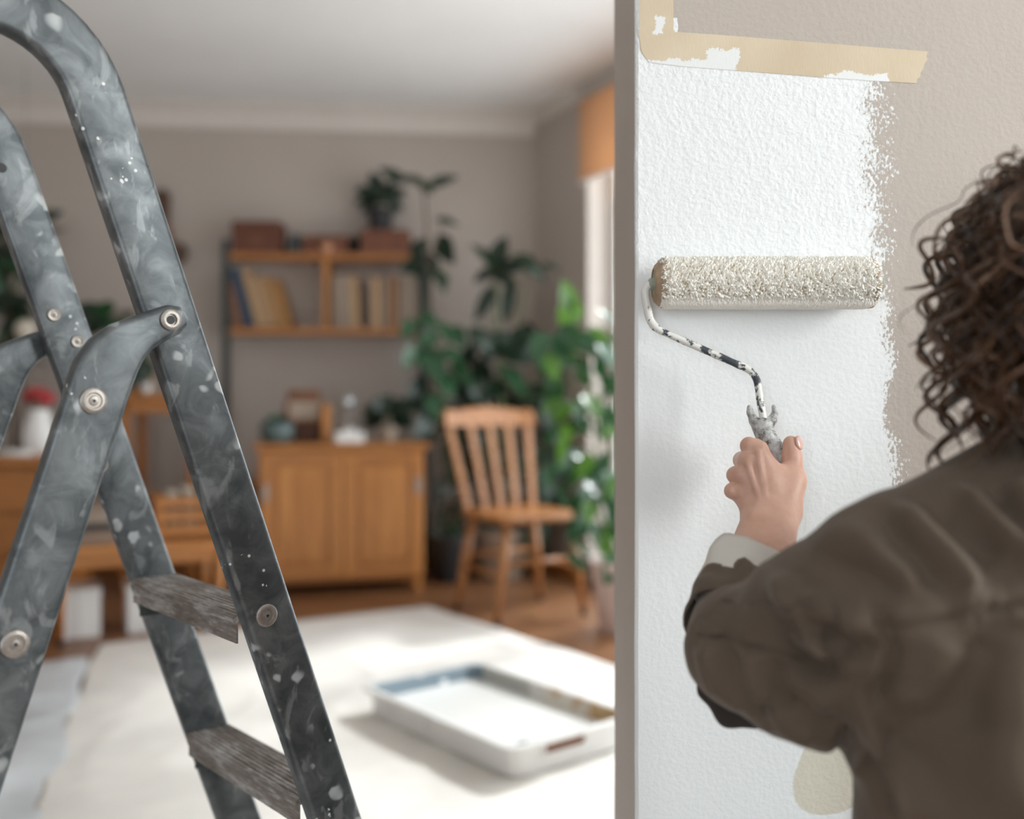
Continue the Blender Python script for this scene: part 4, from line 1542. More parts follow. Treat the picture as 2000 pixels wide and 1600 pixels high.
for i in range(len(cprof) - 1):
    for j in range(6): fs.append((i * 6 + j, i * 6 + (j + 1) % 6, (i + 1) * 6 + (j + 1) % 6, (i + 1) * 6 + j))
fs += [(5, 4, 3, 2, 1, 0), tuple((len(cprof) - 1) * 6 + j for j in range(6))]
MB().add(vs, fs).build('crest_rail', M['chairwood'], chair, bevel=.005)
for (xb, xt, wd) in ((-.165, -.205, .036), (-.078, -.098, .034), (0, 0, .034), (.078, .098, .034), (.165, .205, .036)):
    m = MB()
    pts = [(xb, .170, SH - .002), (xb * .5 + xt * .5, .225, .63), (xt, .280, .806)]
    vs, fs = [], []
    for (x_, y_, z_) in pts:
        for dx, dy in ((-.5, -.4), (.5, -.4), (.5, .4), (-.5, .4)): vs.append((x_ + dx * wd, y_ + dy * .018, z_))
    for i in range(2):
        for j in range(4): fs.append((i * 4 + j, i * 4 + (j + 1) % 4, (i + 1) * 4 + (j + 1) % 4, (i + 1) * 4 + j))
    fs += [(3, 2, 1, 0), (8, 9, 10, 11)]
    m.add(vs, fs).build('back_slat', M['chairwood'], chair, bevel=.005)

# ---- left side: desk, console, low bench and what stands on them
M['oak'] = wood('orange_oak', (.52, .22, .062), (.33, .12, .03), .4)
M['oakx'] = wood('orange_oak_along', (.52, .22, .062), (.33, .12, .03), .4, axis=0)
dq = at(98, 800, 4.15)
desk = thing('writing_desk', 'orange wooden desk with drawers at the left edge behind the ladder', 'desk', (dq.x, dq.y, 0), R_(4))
DH = CAMZ - (893 - HOR) / F * 4.15
box_part('desk_top', M['oakx'], desk, (-1.0, -.02, DH - .035), (0, .55, DH), .005)
box_part('desk_side', M['oak'], desk, (-.04, 0, .0005), (-.012, .53, DH - .035), .003)
box_part('drawer_unit', M['oak'], desk, (-.52, .02, .08), (-.042, .53, DH - .036), .003)
for i in range(3):
    zz = .095 + i * (DH - .15) / 3
    dr = box_part('drawer', M['oakx'], desk, (-.51, .0, zz), (-.05, .019, zz + (DH - .15) / 3 - .012), .004)
    MB().lathe([(.008, 0), (.008, .012), (.015, .018), (.014, .028), (.004, .031)], (-.28, 0, zz + .08), 14, Matrix(((1, 0, 0), (0, 0, -1), (0, 1, 0)))).build('drawer_knob', M['brownwood'], dr, smooth=True)
box_part('desk_side', M['oak'], desk, (-.98, 0, .0005), (-.952, .53, DH - .035), .003)
q = at(72, 884, 4.22)
r_ = thing('ceramic_jug', 'white ceramic jug with red flowers on the wooden desk', 'jug', (q.x, 4.24, DH))
MB().lathe([(.035, .0005), (.05, .01), (.066, .07), (.060, .13), (.040, .18), (.042, .20), (.036, .20), (.034, .18)], (0, 0, 0), 24).build('jug_body', M['whitecer'], r_, smooth=True)
MB().tube([(.062, 0, .06), (.10, 0, .09), (.10, 0, .14), (.045, 0, .175)], .008, 8).build('jug_handle', M['whitecer'], r_, smooth=True)
M['redpetal'] = plain('red_petals', (.42, .035, .04), .6, var=.3)
for i in range(7):
    a = i * .9
    c = Vector((.045 * math.cos(a), .03 * math.sin(a), .235 + .018 * (i % 3)))
    MB().tube([(0, 0, .15), c * .98], .003, 5).build('flower_stem', M['stem'], r_, smooth=True)
    MB().lathe([(.004, -.018), (.020, -.006), (.026, .008), (.018, .020), (.004, .022)], c, 9).build('blossom', M['redpetal'], r_, smooth=True)
q = at(30, 890, 4.19)
r_ = tag(MB().lathe([(.05, .0005), (.062, .008), (.055, .022), (.02, .03)], (0, 0, 0), 16, None, 1.3, .8).build('folded_cloth', M['whitecer'], smooth=True), 'crumpled white cloth lying beside the white jug on the desk', 'cloth')
r_.location = (q.x, 4.20, DH)

# console behind
cq = at(222, 800, 4.75)
TZ = CAMZ - (768 - HOR) / F * 4.75
con = thing('console_table', 'tall narrow wooden console table against the back wall left of the bookcase', 'table', (cq.x, cq.y, 0), R_(4))
box_part('table_top', M['oakx'], con, (0, 0, TZ - .03), (.40, .34, TZ), .004)
box_part('apron', M['oakx'], con, (.03, .02, TZ - .095), (.37, .04, TZ - .03), .002)
for x in (.022, .338):
    for y in (.02, .28): box_part('leg', M['oak'], con, (x, y, .0005), (x + .042, y + .042, TZ - .03), .003)
q = con.matrix_basis @ Vector((.085, .12, TZ))
r_ = thing('ochre_pot', 'round ochre pot on the wooden console table', 'pot', q)
MB().lathe([(.03, .0005), (.055, .02), (.062, .06), (.05, .11), (.042, .125), (.036, .12)], (0, 0, 0), 22).build('pot_body', plain('ochre_glaze', (.55, .27, .06), .35), r_, smooth=True)
q = con.matrix_basis @ Vector((.135, .05, TZ))
r_ = thing('white_cup', 'small white cup in front of the ochre pot on the console', 'cup', q)
MB().lathe([(.018, .0005), (.022, .004), (.03, .05), (.027, .05), (.02, .01)], (0, 0, 0), 18).build('cup_body', M['whitecer'], r_, smooth=True)
MB().tube([(.026, 0, .012), (.042, 0, .02), (.042, 0, .036), (.029, 0, .042)], .004, 6).build('cup_handle', M['whitecer'], r_, smooth=True)
q = con.matrix_basis @ Vector((.25, .18, TZ))
pot('flowerpot', 'dark grey flowerpot at the right end of the console table', q, .065, .09, M['darksteel'])
plant_at('console_plant', 'dark green leafy plant on the console behind the ladder neck', (q.x, q.y, q.z + .07),
         [([(q.x, q.y, q.z + .07), (q.x - .05, q.y, q.z + .30)], .008), ([(q.x, q.y, q.z + .07), (q.x - .16, q.y, q.z + .36)], .007)],
         px([(175, 605, 160, .16, 'leafdark', 'broad', .6), (205, 600, 60, .15, 'leafmid', 'broad', .8), (235, 612, 20, .16, 'leafdark', 'broad', .6), (190, 635, 220, .15, 'leafdark', 'broad', .6), (225, 640, -40, .15, 'leafmid', 'broad', .9),
             (262, 690, -50, .15, 'leafdark', 'broad', .6), (275, 655, -20, .13, 'leafdark', 'broad', .6), (245, 665, 250, .14, 'leafdark', 'broad', .6), (285, 720, -70, .14, 'leafdark', 'broad', .6), (160, 625, 190, .13, 'leafdark', 'broad', .6), (265, 735, 250, .12, 'leafdark', 'broad', .6)], 4.8))

# floor palm at the far left
PD = 4.9
pot('flowerpot', 'tall white floor pot at the far left behind the ladder', (-2.42, PD, 0), .15, .32, M['whitecer'])
lf = []
for i in range(26):
    a = random.uniform(10, 170)
    lf.append((random.uniform(-40, 62), random.uniform(430, 690), a, random.uniform(.20, .30), random.choice(['leafdark', 'leafdark', 'leafmid']), random.choice(['frond', 'long']), random.uniform(-.2, .5)))
plant_at('floor_palm', 'dark palm-like plant at the far left behind the ladder rail', (-2.42, PD, .28),
         [([(-2.42, PD, .28), at(20, 740, PD), at(15, 600, PD), at(20, 480, PD)], .014), ([(-2.42, PD, .28), at(45, 700, PD), at(50, 560, PD)], .008)], px(lf, PD), 'bark')
q = at(50, 645, 4.7)
r_ = thing('paper_lantern', 'pale round lantern hanging in front of the floor palm', 'lantern', q)
MB().lathe([(.012, -.05), (.036, -.036), (.05, 0), (.036, .036), (.012, .05)], (0, 0, 0), 18).build('lantern_globe', plain('cream_paper', (.6, .55, .46), .8), r_, smooth=True)
MB().tube([(0, 0, .05), (0, 0, CEIL - q.z)], .0012, 5).build('cord', M['black'], r_)

# low bench in front
A1 = at(118, 1266, 3.66)
A2 = at(428, 1240, 3.90)
byaw = math.atan2(A2.y - A1.y, A2.x - A1.x)
BLn = math.hypot(A2.x - A1.x, A2.y - A1.y)
bench = thing('low_table', 'low orange wooden table with tapered legs behind the ladder', 'table', (A1.x, A1.y, 0), byaw)
BH = CAMZ - (1066 - HOR) / F * 3.75
box_part('table_top', M['oakx'], bench, (-.03, -.035, BH - .03), (BLn + .04, .42, BH), .005)
box_part('apron', M['oakx'], bench, (0, -.01, BH - .075), (BLn, .01, BH - .03), .003)
box_part('apron', M['oakx'], bench, (0, .37, BH - .075), (BLn, .39, BH - .03), .003)
for x in (0, BLn):
    for y in (0, .38):
        MB().tube([(x, y, BH - .03), (x, y, .03)], [.022, .013], 10).build('leg', M['oak'], bench, smooth=True)
        MB().lathe([(.013, .009), (.0145, .012), (.0145, .032)], (x, y, 0), 10).build('leg_cap', M['black'], bench)
# crate and magazines on the table
q = bench.matrix_basis @ Vector((.47, .20, BH))
crate = thing('wooden_crate', 'open slatted wooden crate at the right end of the low table', 'crate', q, byaw)
for x in (-.115, .115):
    for y in (-.11, .11): box_part('corner_post', M['oak'], crate, (x - .012, y - .012, .0005), (x + .012, y + .012, .175), .002)
for z in (.02, .075, .13):
    for y in (-.125, .117): box_part('slat', M['oakx'], crate, (-.127, y, z), (.127, y + .008, z + .035), .002)
    for x in (-.135, .127): box_part('slat', M['oakx'], crate, (x, -.117, z), (x + .008, .117, z + .035), .002)
box_part('bottom_board', M['oakx'], crate, (-.10, -.10, .002), (.10, .10, .012), .001)
for i, (c, lb) in enumerate((('bktaupe', 'dark magazine folder standing at the left inside the crate'), ('bkgrey', 'pale magazine folder standing in the middle of the crate'), ('bkbrown', 'brown magazine folder standing at the right inside the crate'))):
    q2 = bench.matrix_basis @ Vector((.47 - .06 + .06 * i, .20, BH + .0125))
    r_ = thing('magazine_folder', lb, 'folder', q2, byaw, 'folders in the crate')
    box_part('folder_shell', M[c], r_, (-.024, -.09, 0), (.024, .09, .16 + .012 * i), .002)
    box_part('paper_stack', M['paper'], r_, (-.019, -.085, .16 + .012 * i), (.019, .085, .168 + .012 * i), .001)
zz = BH
for i, (c, h_, lb) in enumerate((('bktaupe', .05, 'dark flat box at the bottom of the stack on the low table'), ('black', .03, 'black album in the middle of the stack on the low table'), ('bkgrey', .035, 'grey album second from top of the stack on the low table'), ('bktaupe', .03, 'taupe album topmost of the stack on the low table'))):
    q2 = bench.matrix_basis @ Vector((.15 + .01 * (i % 2), .20, zz + .0006))
    r_ = thing('album', lb, 'album', q2, byaw + R_(3 * (i % 2)), 'stack on the low table')
    box_part('cover', M[c], r_, (-.13, -.12, 0), (.13, .12, .004), 0)
    box_part('cover', M[c], r_, (-.13, -.12, h_ - .005), (.13, .12, h_ - .001), 0)
    box_part('spine', M[c], r_, (-.13, -.124, 0), (.13, -.12, h_ - .001), 0)
    box_part('pages', M['paper'], r_, (-.125, -.12, .004), (.125, .115, h_ - .005), 0)
    zz += h_
for (x, w_, lb) in ((.075, .135, 'white storage box on the floor under the left end of the low table'), (.30, .12, 'white storage box on the floor under the middle of the low table')):
    q2 = bench.matrix_basis @ Vector((x, .24, 0))
    r_ = thing('storage_box', lb, 'box', (q2.x, q2.y, .0), byaw, 'white boxes under the low table')
    box_part('box_body', M['whitecer'], r_, (-w_ / 2, -.10, .0005), (w_ / 2, .10, .16), .005)
    box_part('lid', M['whitecer'], r_, (-w_ / 2 - .004, -.104, .16), (w_ / 2 + .004, .104, .19), .005)

# carved wooden wall figure
q = at(305, 450, 5.19)
yb = BC.y + (q.x - BC.x) * (BDIR.y / BDIR.x)
fig = thing('wall_carving', 'dark carved wooden bird figure hanging on the back wall left of the bookcase', 'wall carving', (q.x, yb - .012, q.z), math.atan2(BDIR.y, BDIR.x))
dk = wood('dark_carved_wood', (.10, .05, .025), (.05, .024, .012), .5)
MB().prism([(-.055, .06), (.035, .05), (.042, .20), (.02, .235), (-.03, .225), (-.06, .16)], (1, 0, 0), (0, 0, 1), (0, -1, 0), (0, 0, 0), 0, .05).build('head', dk, fig, bevel=.012)
MB().prism([(-.05, -.16), (.03, -.20), (.055, -.02), (.036, .06), (-.055, .06), (-.075, -.05)], (1, 0, 0), (0, 0, 1), (0, -1, 0), (0, 0, 0), 0, .06).build('body', wood('reddish_carved_wood', (.26, .10, .045), (.15, .055, .025), .5), fig, bevel=.014)
MB().prism([(.05, -.15), (.10, -.17), (.135, -.10), (.12, -.06), (.06, -.05), (.03, -.10)], (1, 0, 0), (0, 0, 1), (0, -1, 0), (0, 0, 0), .0, .075).build('wing', dk, fig, bevel=.012)

# orange roller blind over the garden window
bl = thing('roller_blind', 'orange fabric roller blind at the top of the garden window', 'blind', Vector((BC.x, BC.y, 0)).lerp(Vector((BC.x, BC.y, 0)), 0) + Vector((RDIR.x, RDIR.y, 0)) * 1.6 + Vector((RNRM.x, RNRM.y, 0)) * .035 + Vector((0, 0, 2.42)), math.atan2(RDIR.y, RDIR.x))


def blind_mat():
    m, nt, b = nodes('orange_blind_fabric')
    v = coords(nt)
    c = ramp(nt, tex(nt, v, 60, 2), [(.3, (.62, .41, .26)), (.7, (.68, .47, .31))])
    nt.links.new(c, b.inputs['Base Color'])
    b.inputs['Roughness'].default_value = .9
    tr = N(nt, 'ShaderNodeBsdfTranslucent')
    nt.links.new(c, tr.inputs[0])
    mx = N(nt, 'ShaderNodeMixShader')
    mx.inputs[0].default_value = .5
    nt.links.new(b.outputs[0], mx.inputs[1])
    nt.links.new(tr.outputs[0], mx.inputs[2])
    nt.links.new(mx.outputs[0], nt.nodes['Material Output'].inputs['Surface'])
    return m


box_part('fabric', blind_mat(), bl, (-1.06, -.002, -.40), (2.12, 0, .0), 0)
MB().tube([(-1.06, 0, .02), (2.12, 0, .02)], .022, 12).build('roller_tube', M['trim'], bl, smooth=True)
box_part('bottom_bar', M['trim'], bl, (-1.06, -.008, -.415), (2.12, .004, -.40), .002)


# ================================================================ THE PERSON
person = thing('person', 'curly haired person in a brown shirt kneeling and rolling paint on the wall', 'person', (.445, .74, 0))


def skin_mat():
    m, nt, b = nodes('skin')
    v = coords(nt)
    c = ramp(nt, tex(nt, v, 45, 4, .6), [(.3, (.58, .33, .245)), (.7, (.68, .43, .335))])
    nt.links.new(c, b.inputs['Base Color'])
    b.inputs['Roughness'].default_value = .48
    b.inputs['Subsurface Weight'].default_value = .12
    b.inputs['Subsurface Radius'].default_value = (.012, .004, .002)
    b.inputs['Subsurface Scale'].default_value = .5
    bump(nt, b, tex(nt, v, 420, 3, .6), .12, .0008)
    return m


SKIN = skin_mat()

def hat(x, y, D):
    return at(x, y, D + .03 * min(1, max(0, (D - .88) / .09)))


# ---- left hand and forearm, fine grid
S = SDF(.007)
WR = hat(1507, 1012, .985)
EL = hat(1425, 1262, .868)
mcp = [hat(1481, 880, .995), hat(1461, 899, .993), hat(1446, 928, .994), hat(1441, 962, .997)]
base = [hat(1516, 985, .990), hat(1500, 985, .988), hat(1487, 988, .989), hat(1476, 993, .992)]
rad = [.0098, .0100, .0096, .0088]
for a, b_, r in zip(base, mcp, rad): S.cone(a, b_, .0135, r, k=.009)
# palm side bulk and heel of the hand
S.cone(hat(1505, 985, 1.004), hat(1478, 905, 1.004), .012, .008, k=.008)
S.cone(hat(1480, 990, 1.004), hat(1458, 955, 1.005), .013, .008, k=.008)
# fingers
FG = [([mcp[0], hat(1463, 871, 0.996), hat(1488, 872, 1.054), hat(1514, 882, 1.056)], [.0096, .0088, .0080, .0066]),
      ([mcp[1], hat(1449, 899, 1.030), hat(1478, 905, 1.056), hat(1512, 913, 1.055)], [.0098, .0090, .0080, .0066]),
      ([mcp[2], hat(1436, 928, 0.998), hat(1468, 938, 1.053), hat(1503, 945, 1.053)], [.0094, .0086, .0076, .0063]),
      ([mcp[3], hat(1430, 959, 0.992), hat(1462, 968, 1.045), hat(1492, 973, 1.047)], [.0086, .0078, .0068, .0058])]
for pts, rs in FG:
    for i in range(3): S.cone(pts[i], pts[i + 1], rs[i], rs[i + 1], k=.0025)
# knuckle heads and tendons
for q in mcp: S.ball(q - Vector((0, .004, -.001)), .0068, k=.006)
S.cone(hat(1480, 884, .9832), hat(1493, 968, .9765), .0028, .0020, k=.004)
S.cone(hat(1459, 905, .9825), hat(1482, 972, .9765), .0024, .0016, k=.004)
# thumb
S.cone(hat(1532, 995, .994), hat(1549, 940, 1.003), .0165, .0130, k=.010)
S.cone(hat(1549, 940, 1.003), hat(1547, 893, 1.012), .0122, .0100, k=.005)
S.cone(hat(1547, 893, 1.012), hat(1545, 867, 1.014), .0102, .0085, k=.003)
S.cone(hat(1540, 940, 1.000), hat(1496, 908, .997), .0110, .0080, k=.012)
S.cone(hat(1532, 965, .996), hat(1500, 940, .992), .0130, .0100, k=.012)
# wrist and forearm: two bones side by side
u_n, u_f = hat(1484, 1004, .986), hat(1408, 1240, .880)
r_n, r_f = hat(1530, 1006, .989), hat(1448, 1262, .872)
S.cone(u_n, u_f, .0155, .024, k=.012)
S.cone(r_n, r_f, .0165, .033, k=.012)
S.cone(hat(1478, 1000, .984), hat(1474, 1012, .980), .0120, .0118, k=.008)
P1, Q1 = S.mesh(.0014, .006)

# ---- the rest of the body, coarser grid
S = SDF(.03)
HC = Vector((.457, .792, .993))
fa = R_(22)                                     # the head is turned towards the roller
fw = Vector((-math.sin(fa), math.cos(fa), -.10)).normalized()
sd = fw.cross(Vector((0, 0, 1))).normalized()
upv = sd.cross(fw)


def hd(s_, f_, u_): return HC + sd * s_ + fw * f_ + upv * u_


S.cone(hd(0, -.016, .028), hd(0, .018, .022), .078, .070)
S.cone(hd(0, .02, .01), hd(0, .048, -.075), .062, .034)
S.cone(hd(0, .083, .008), hd(0, .098, -.018), .009, .013, k=.012)
S.cone(hd(-.018, .083, -.046), hd(.018, .083, -.046), .008, .008, k=.010)
S.ball(hd(0, .072, -.085), .018, k=.02)
for s_ in (-1, 1):
    S.ball(hd(s_ * .075, -.005, -.005), .020, k=.008)
    S.ball(hd(s_ * .030, .080, .012), .014, k=.01, sub=True)
S.cone((.446 + .02, .720 + .04, .80), (.440 + .02, .738 + .04, .93), .056, .050)
S.cone((.445 + .02, .735 + .04, .34), (.445 + .02, .725 + .04, .66), .150, .150, scale=(1, 1.6, 1))
S.cone((.300 + .02, .72 + .04, .765), (.590 + .02, .72 + .04, .765), .048, .048)
S.cone((.30 + .02, .72 + .04, .765), at(1600, 1245, .800), .046, .030)
S.cone(at(1600, 1245, .800), EL, .030, .030)
S.cone((.59 + .02, .72 + .04, .765), (.695, .71, .53), .046, .036)
S.cone((.695, .71, .53), (.60 + .02, .85, .36), .034, .024)
S.cone((.60 + .02, .85, .36), (.565 + .02, .915, .315), .026, .022, k=.01)
for i in range(4):
    o_ = Vector((.055 - .019 * i - .02, 0, .006 - .004 * i))
    S.cone(Vector((.585, .915, .315)) + o_, Vector((.555, .965, .275)) + o_, .010, .009, k=.004)
    S.cone(Vector((.555, .965, .275)) + o_, Vector((.54, .98, .245)) + o_, .009, .0075, k=.004)
S.cone((.58, .91, .315), (.54, .93, .325), .012, .009, k=.006)
for s_ in (-1, 1):
    S.cone((.445 + s_ * .085 + .02, .735 + .04, .29), (.445 + s_ * .13 + .02, 0.99 + .04, .135), .085, .058)
    S.cone((.445 + s_ * .13 + .02, 0.99 + .04, .110), (.445 + s_ * .09 + .02, .66 + .04, .095), .055, .042)
    S.cone((.445 + s_ * .09 + .02, .66 + .04, .085), (.445 + s_ * .085 + .02, .55 + .04, .055), .034, .03)
P2, Q2 = S.mesh(.006, .03)
me = np_mesh('body', np.concatenate([P1, P2]), np.concatenate([Q1, Q2 + len(P1)]))
body = link_mesh('body', me, SKIN, person, True)
M['nail'] = plain('pink_fingernail', (.68, .43, .37), .18, var=.04)
nm = (Vector((.62, -.72, .25))).normalized()
nx = Vector((0, 0, 1)).cross(nm).normalized()
ny = nm.cross(nx)
mN = Matrix((nx, ny, nm)).transposed()
MB().lathe([(.0056, -.0012), (.0056, .0002), (.0046, .0011), (.0015, .0016)], hat(1550, 868, 1.0135) + nm * .0074, 18, mN, 1, 1.35).build('thumbnail', M['nail'], body, smooth=True, world=True)
eyem = plain('eye_white', (.8 + .02, .8 + .04, .78), .15, var=.02)
for s_ in (-1, 1):
    e_ = MB().lathe([(.001, -.011), (.008, -.008), (.011, 0), (.008, .008), (.001, .011)], hd(s_ * .030, .0665, .012), 14).build('eye', eyem, body, smooth=True, world=True)
    mE = Matrix((sd, upv, fw)).transposed()
    MB().lathe([(.0052, .0), (.0045, .0012), (.001, .0018)], hd(s_ * .030, .0765, .012), 12, mE).build('iris', M['brownwood'], e_, smooth=True, world=True)
MB().tube([hd(-.020, .0905, -.046), hd(0, .093, -.0455), hd(.020, .0905, -.046)], [.0015, .004, .0015], 8).build('lips', plain('lips', (.45, .16, .14), .4), body, smooth=True, world=True)


# ---- shirt
def cloth(name, c1, c2, rough=.8, sheen=.4):
    m, nt, b = nodes(name)
    v = coords(nt)
    a = tex(nt, v, 8, 3)
    nt.links.new(ramp(nt, a, [(.3, c2), (.7, c1)]), b.inputs['Base Color'])
    b.inputs['Roughness'].default_value = rough
    b.inputs['Sheen Weight'].default_value = sheen
    b.inputs['Sheen Roughness'].default_value = .45
    b.inputs['Sheen Tint'].default_value = (.9, .84, .78, 1)
    wv = N(nt, 'ShaderNodeTexNoise')
    wv.inputs['Scale'].default_value = 900
    wv.inputs['Detail'].default_value = 1
    nt.links.new(coords(nt, (1, 1, 2.2)), wv.inputs['Vector'])
    bump(nt, b, wv.outputs['Fac'], .18, .0006)
    return m


SHIRT = cloth('brown_cotton_twill', (.112, .082, .058), (.090, .066, .046), .85, .12)


def folds(P, Q, ridges, noise_amp=.0015, side=.35):
    nrm = vnormals(P, Q)
    disp = np.zeros(len(P))
    for pts, amp, sig in ridges:
        best = np.full(len(P), 9.0)
        tt = np.zeros(len(P))
        L = len(pts) - 1
        for i in range(L):
            a = np.array([pts[i].x, pts[i].z])
            b_ = np.array([pts[i + 1].x, pts[i + 1].z])
            d = b_ - a
            w_ = P[:, [0, 2]] - a
            t_ = np.clip((w_ @ d) / (d @ d), 0, 1)
            ds = np.linalg.norm(w_ - t_[:, None] * d, axis=1)
            up_ = ds < best
            best = np.where(up_, ds, best)
            tt = np.where(up_, (i + t_) / L, tt)
        taper = np.clip(np.minimum(tt, 1 - tt) * 5, .12, 1)
        disp += 1.5 * amp * np.exp(-(best / sig) ** 2) * taper
    disp *= np.clip(-nrm[:, 1] + side, 0, 1)
    if noise_amp:
        nz_ = np.array([mnoise.noise(Vector(q) * 22) + .5 * mnoise.noise(Vector(q) * 55) for q in P])
        disp += noise_amp * nz_
    return P + nrm * disp[:, None]


def ats(lst, D0, D1=None):
    D1 = D0 if D1 is None else D1
    D0 += .04 * min(1, max(0, (.80 - D0) / .1))
    D1 += .04 * min(1, max(0, (.80 - D1) / .1))
    return [at(x, y, D0 + (D1 - D0) * i / max(1, len(lst) - 1)) for i, (x, y) in enumerate(lst)]


S = SDF(.02)
s0, s1, s2 = at(1748, 1165, .750), at(1612, 1245, .795), at(1452, 1268, .850)
S.cone((.445 + .02, .735 + .04, .36), (.445 + .02, .722 + .04, .70), .202, .196, scale=(1, 1.55, 1))
S.cone((.300 + .02, .715 + .04, .764), (.600 + .02, .715 + .04, .764), .060, .060, k=.05)
S.cone((.315 + .02, .715 + .04, .785), (.415 + .02, .72 + .04, .852), .050, .040, k=.03)
S.cone((.575 + .02, .715 + .04, .785), (.475 + .02, .72 + .04, .852), .050, .040, k=.03)
S.cone(s0, s1, .074, .070, k=.02)
S.cone(s1, s2, .070, .043, k=.02)
S.cone(at(1545, 1340, .800), at(1605, 1345, .785), .036, .040, k=.04)
S.cone(s2, at(1447, 1195, .905), .048, .041, k=.02)
S.cone((.60 + .02, .715 + .04, .76), (.695, .71, .53), .068, .056, k=.02)
S.cone((.695, .71, .53), (.63, .83, .40), .053, .042, k=.02)
P, Q = S.mesh(.0042, .03)
# hem: cut the shirt open at the bottom is not needed, it tucks over the trousers
RG_ = [
    (ats([(1735, 980), (1770, 1030), (1815, 1090), (1840, 1130)], .690), .010, .0085),
    (ats([(1700, 985), (1730, 1060), (1790, 1140)], .690), -.006, .008),
    (ats([(1855, 945), (1900, 1000), (1950, 1060), (1985, 1090)], .680), .011, .009),
    (ats([(1800, 980), (1850, 1040), (1900, 1090)], .680), -.007, .009),
    (ats([(1975, 930), (1985, 1000), (1990, 1070)], .670), .010, .010),
    (ats([(1930, 960), (1955, 1010), (1975, 1060)], .670), -.008, .008),
    (ats([(1640, 1010), (1680, 1070), (1740, 1120)], .70), .005, .010),
    (ats([(1560, 1070), (1620, 1090), (1690, 1130)], .73), -.006, .010),
    # armhole seam
    (ats([(1648, 1130), (1668, 1180), (1690, 1240), (1690, 1290), (1672, 1350), (1650, 1385)], .700), -.007, .0055),
    (ats([(1636, 1130), (1656, 1190), (1674, 1245), (1674, 1290), (1655, 1345)], .705), .002, .006),
    # sleeve folds
    (ats([(1515, 1095), (1505, 1135), (1512, 1185), (1540, 1225), (1575, 1240)], .80, .77), 0.0150, .008),
    (ats([(1490, 1150), (1505, 1215), (1545, 1262), (1600, 1270)], .80, .77), -0.0150, .010),
    (ats([(1378, 1215), (1388, 1270), (1412, 1330), (1450, 1380), (1500, 1405)], .84, .80), 0.0090, .006),
    (ats([(1400, 1225), (1412, 1280), (1440, 1335), (1480, 1370)], .84, .80), -0.0090, .006),
    (ats([(1430, 1225), (1445, 1290), (1475, 1350)], .83, .80), 0.0090, .006),
    (ats([(1460, 1240), (1478, 1300), (1510, 1350)], .82, .79), -0.0075, .007),
    (ats([(1490, 1250), (1530, 1310), (1590, 1350)], .80, .77), 0.0060, .012),
    (ats([(1550, 1290), (1610, 1260), (1660, 1230)], .77, .72), 0.0060, .012),
    (ats([(1420, 1350), (1445, 1375), (1475, 1390)], .83, .81), -0.0075, .005),
    (ats([(1355, 1240), (1372, 1300), (1400, 1350)], .85, .83), .006, .005),
    (ats([(1530, 1120), (1560, 1160), (1620, 1190)], .79, .76), .008, .009),
    (ats([(1540, 1160), (1590, 1215), (1650, 1225)], .79, .75), -.008, .009),
    (ats([(1500, 1290), (1545, 1350), (1600, 1390)], .80, .78), -.006, .009),
    (ats([(1470, 1330), (1510, 1385), (1560, 1415)], .81, .79), .006, .007),
    # yoke seam and pleats
    (ats([(1690, 1238), (1780, 1222), (1860, 1200), (2000, 1172), (2200, 1150)], .640), -.0035, .0042),
    (ats([(1690, 1226), (1780, 1210), (1860, 1187), (2000, 1160), (2200, 1138)], .640), .0022, .005),
    # torso folds
    (ats([(1700, 1340), (1712, 1430), (1730, 1520), (1752, 1620)], .66), 0.0165, .0075),
    (ats([(1690, 1420), (1698, 1500), (1705, 1620)], .67), -0.0135, .008),
    (ats([(1730, 1400), (1762, 1480), (1800, 1560), (1830, 1640)], .65), 0.0180, .0085),
    (ats([(1738, 1450), (1765, 1530), (1790, 1630)], .65), -0.0150, .008),
    (ats([(1780, 1330), (1790, 1410), (1770, 1480)], .645), 0.0045, .014),
    (ats([(1870, 1240), (1840, 1320), (1800, 1400)], .64), 0.0030, .02),
    (ats([(1960, 1220), (1965, 1400), (1970, 1620)], .63), 0.0060, .016),
    (ats([(1925, 1230), (1900, 1330), (1890, 1450)], .64), -0.0060, .016),
]
for xx in (1885, 1912, 1940, 1968, 1990):
    RG_.append((ats([(xx, 1150), (xx + 2, 1180), (xx + 3, 1225)], .637), .003, .0035))
P = folds(P, Q, RG_)
shirt = link_mesh('shirt', np_mesh('shirt', P, Q), SHIRT, person, True)

# folded-back sleeve edge lying on the sleeve, with its hem
from mathutils.bvhtree import BVHTree
bvh = BVHTree.FromPolygons([tuple(q) for q in P], [tuple(int(i) for i in q) for q in Q])


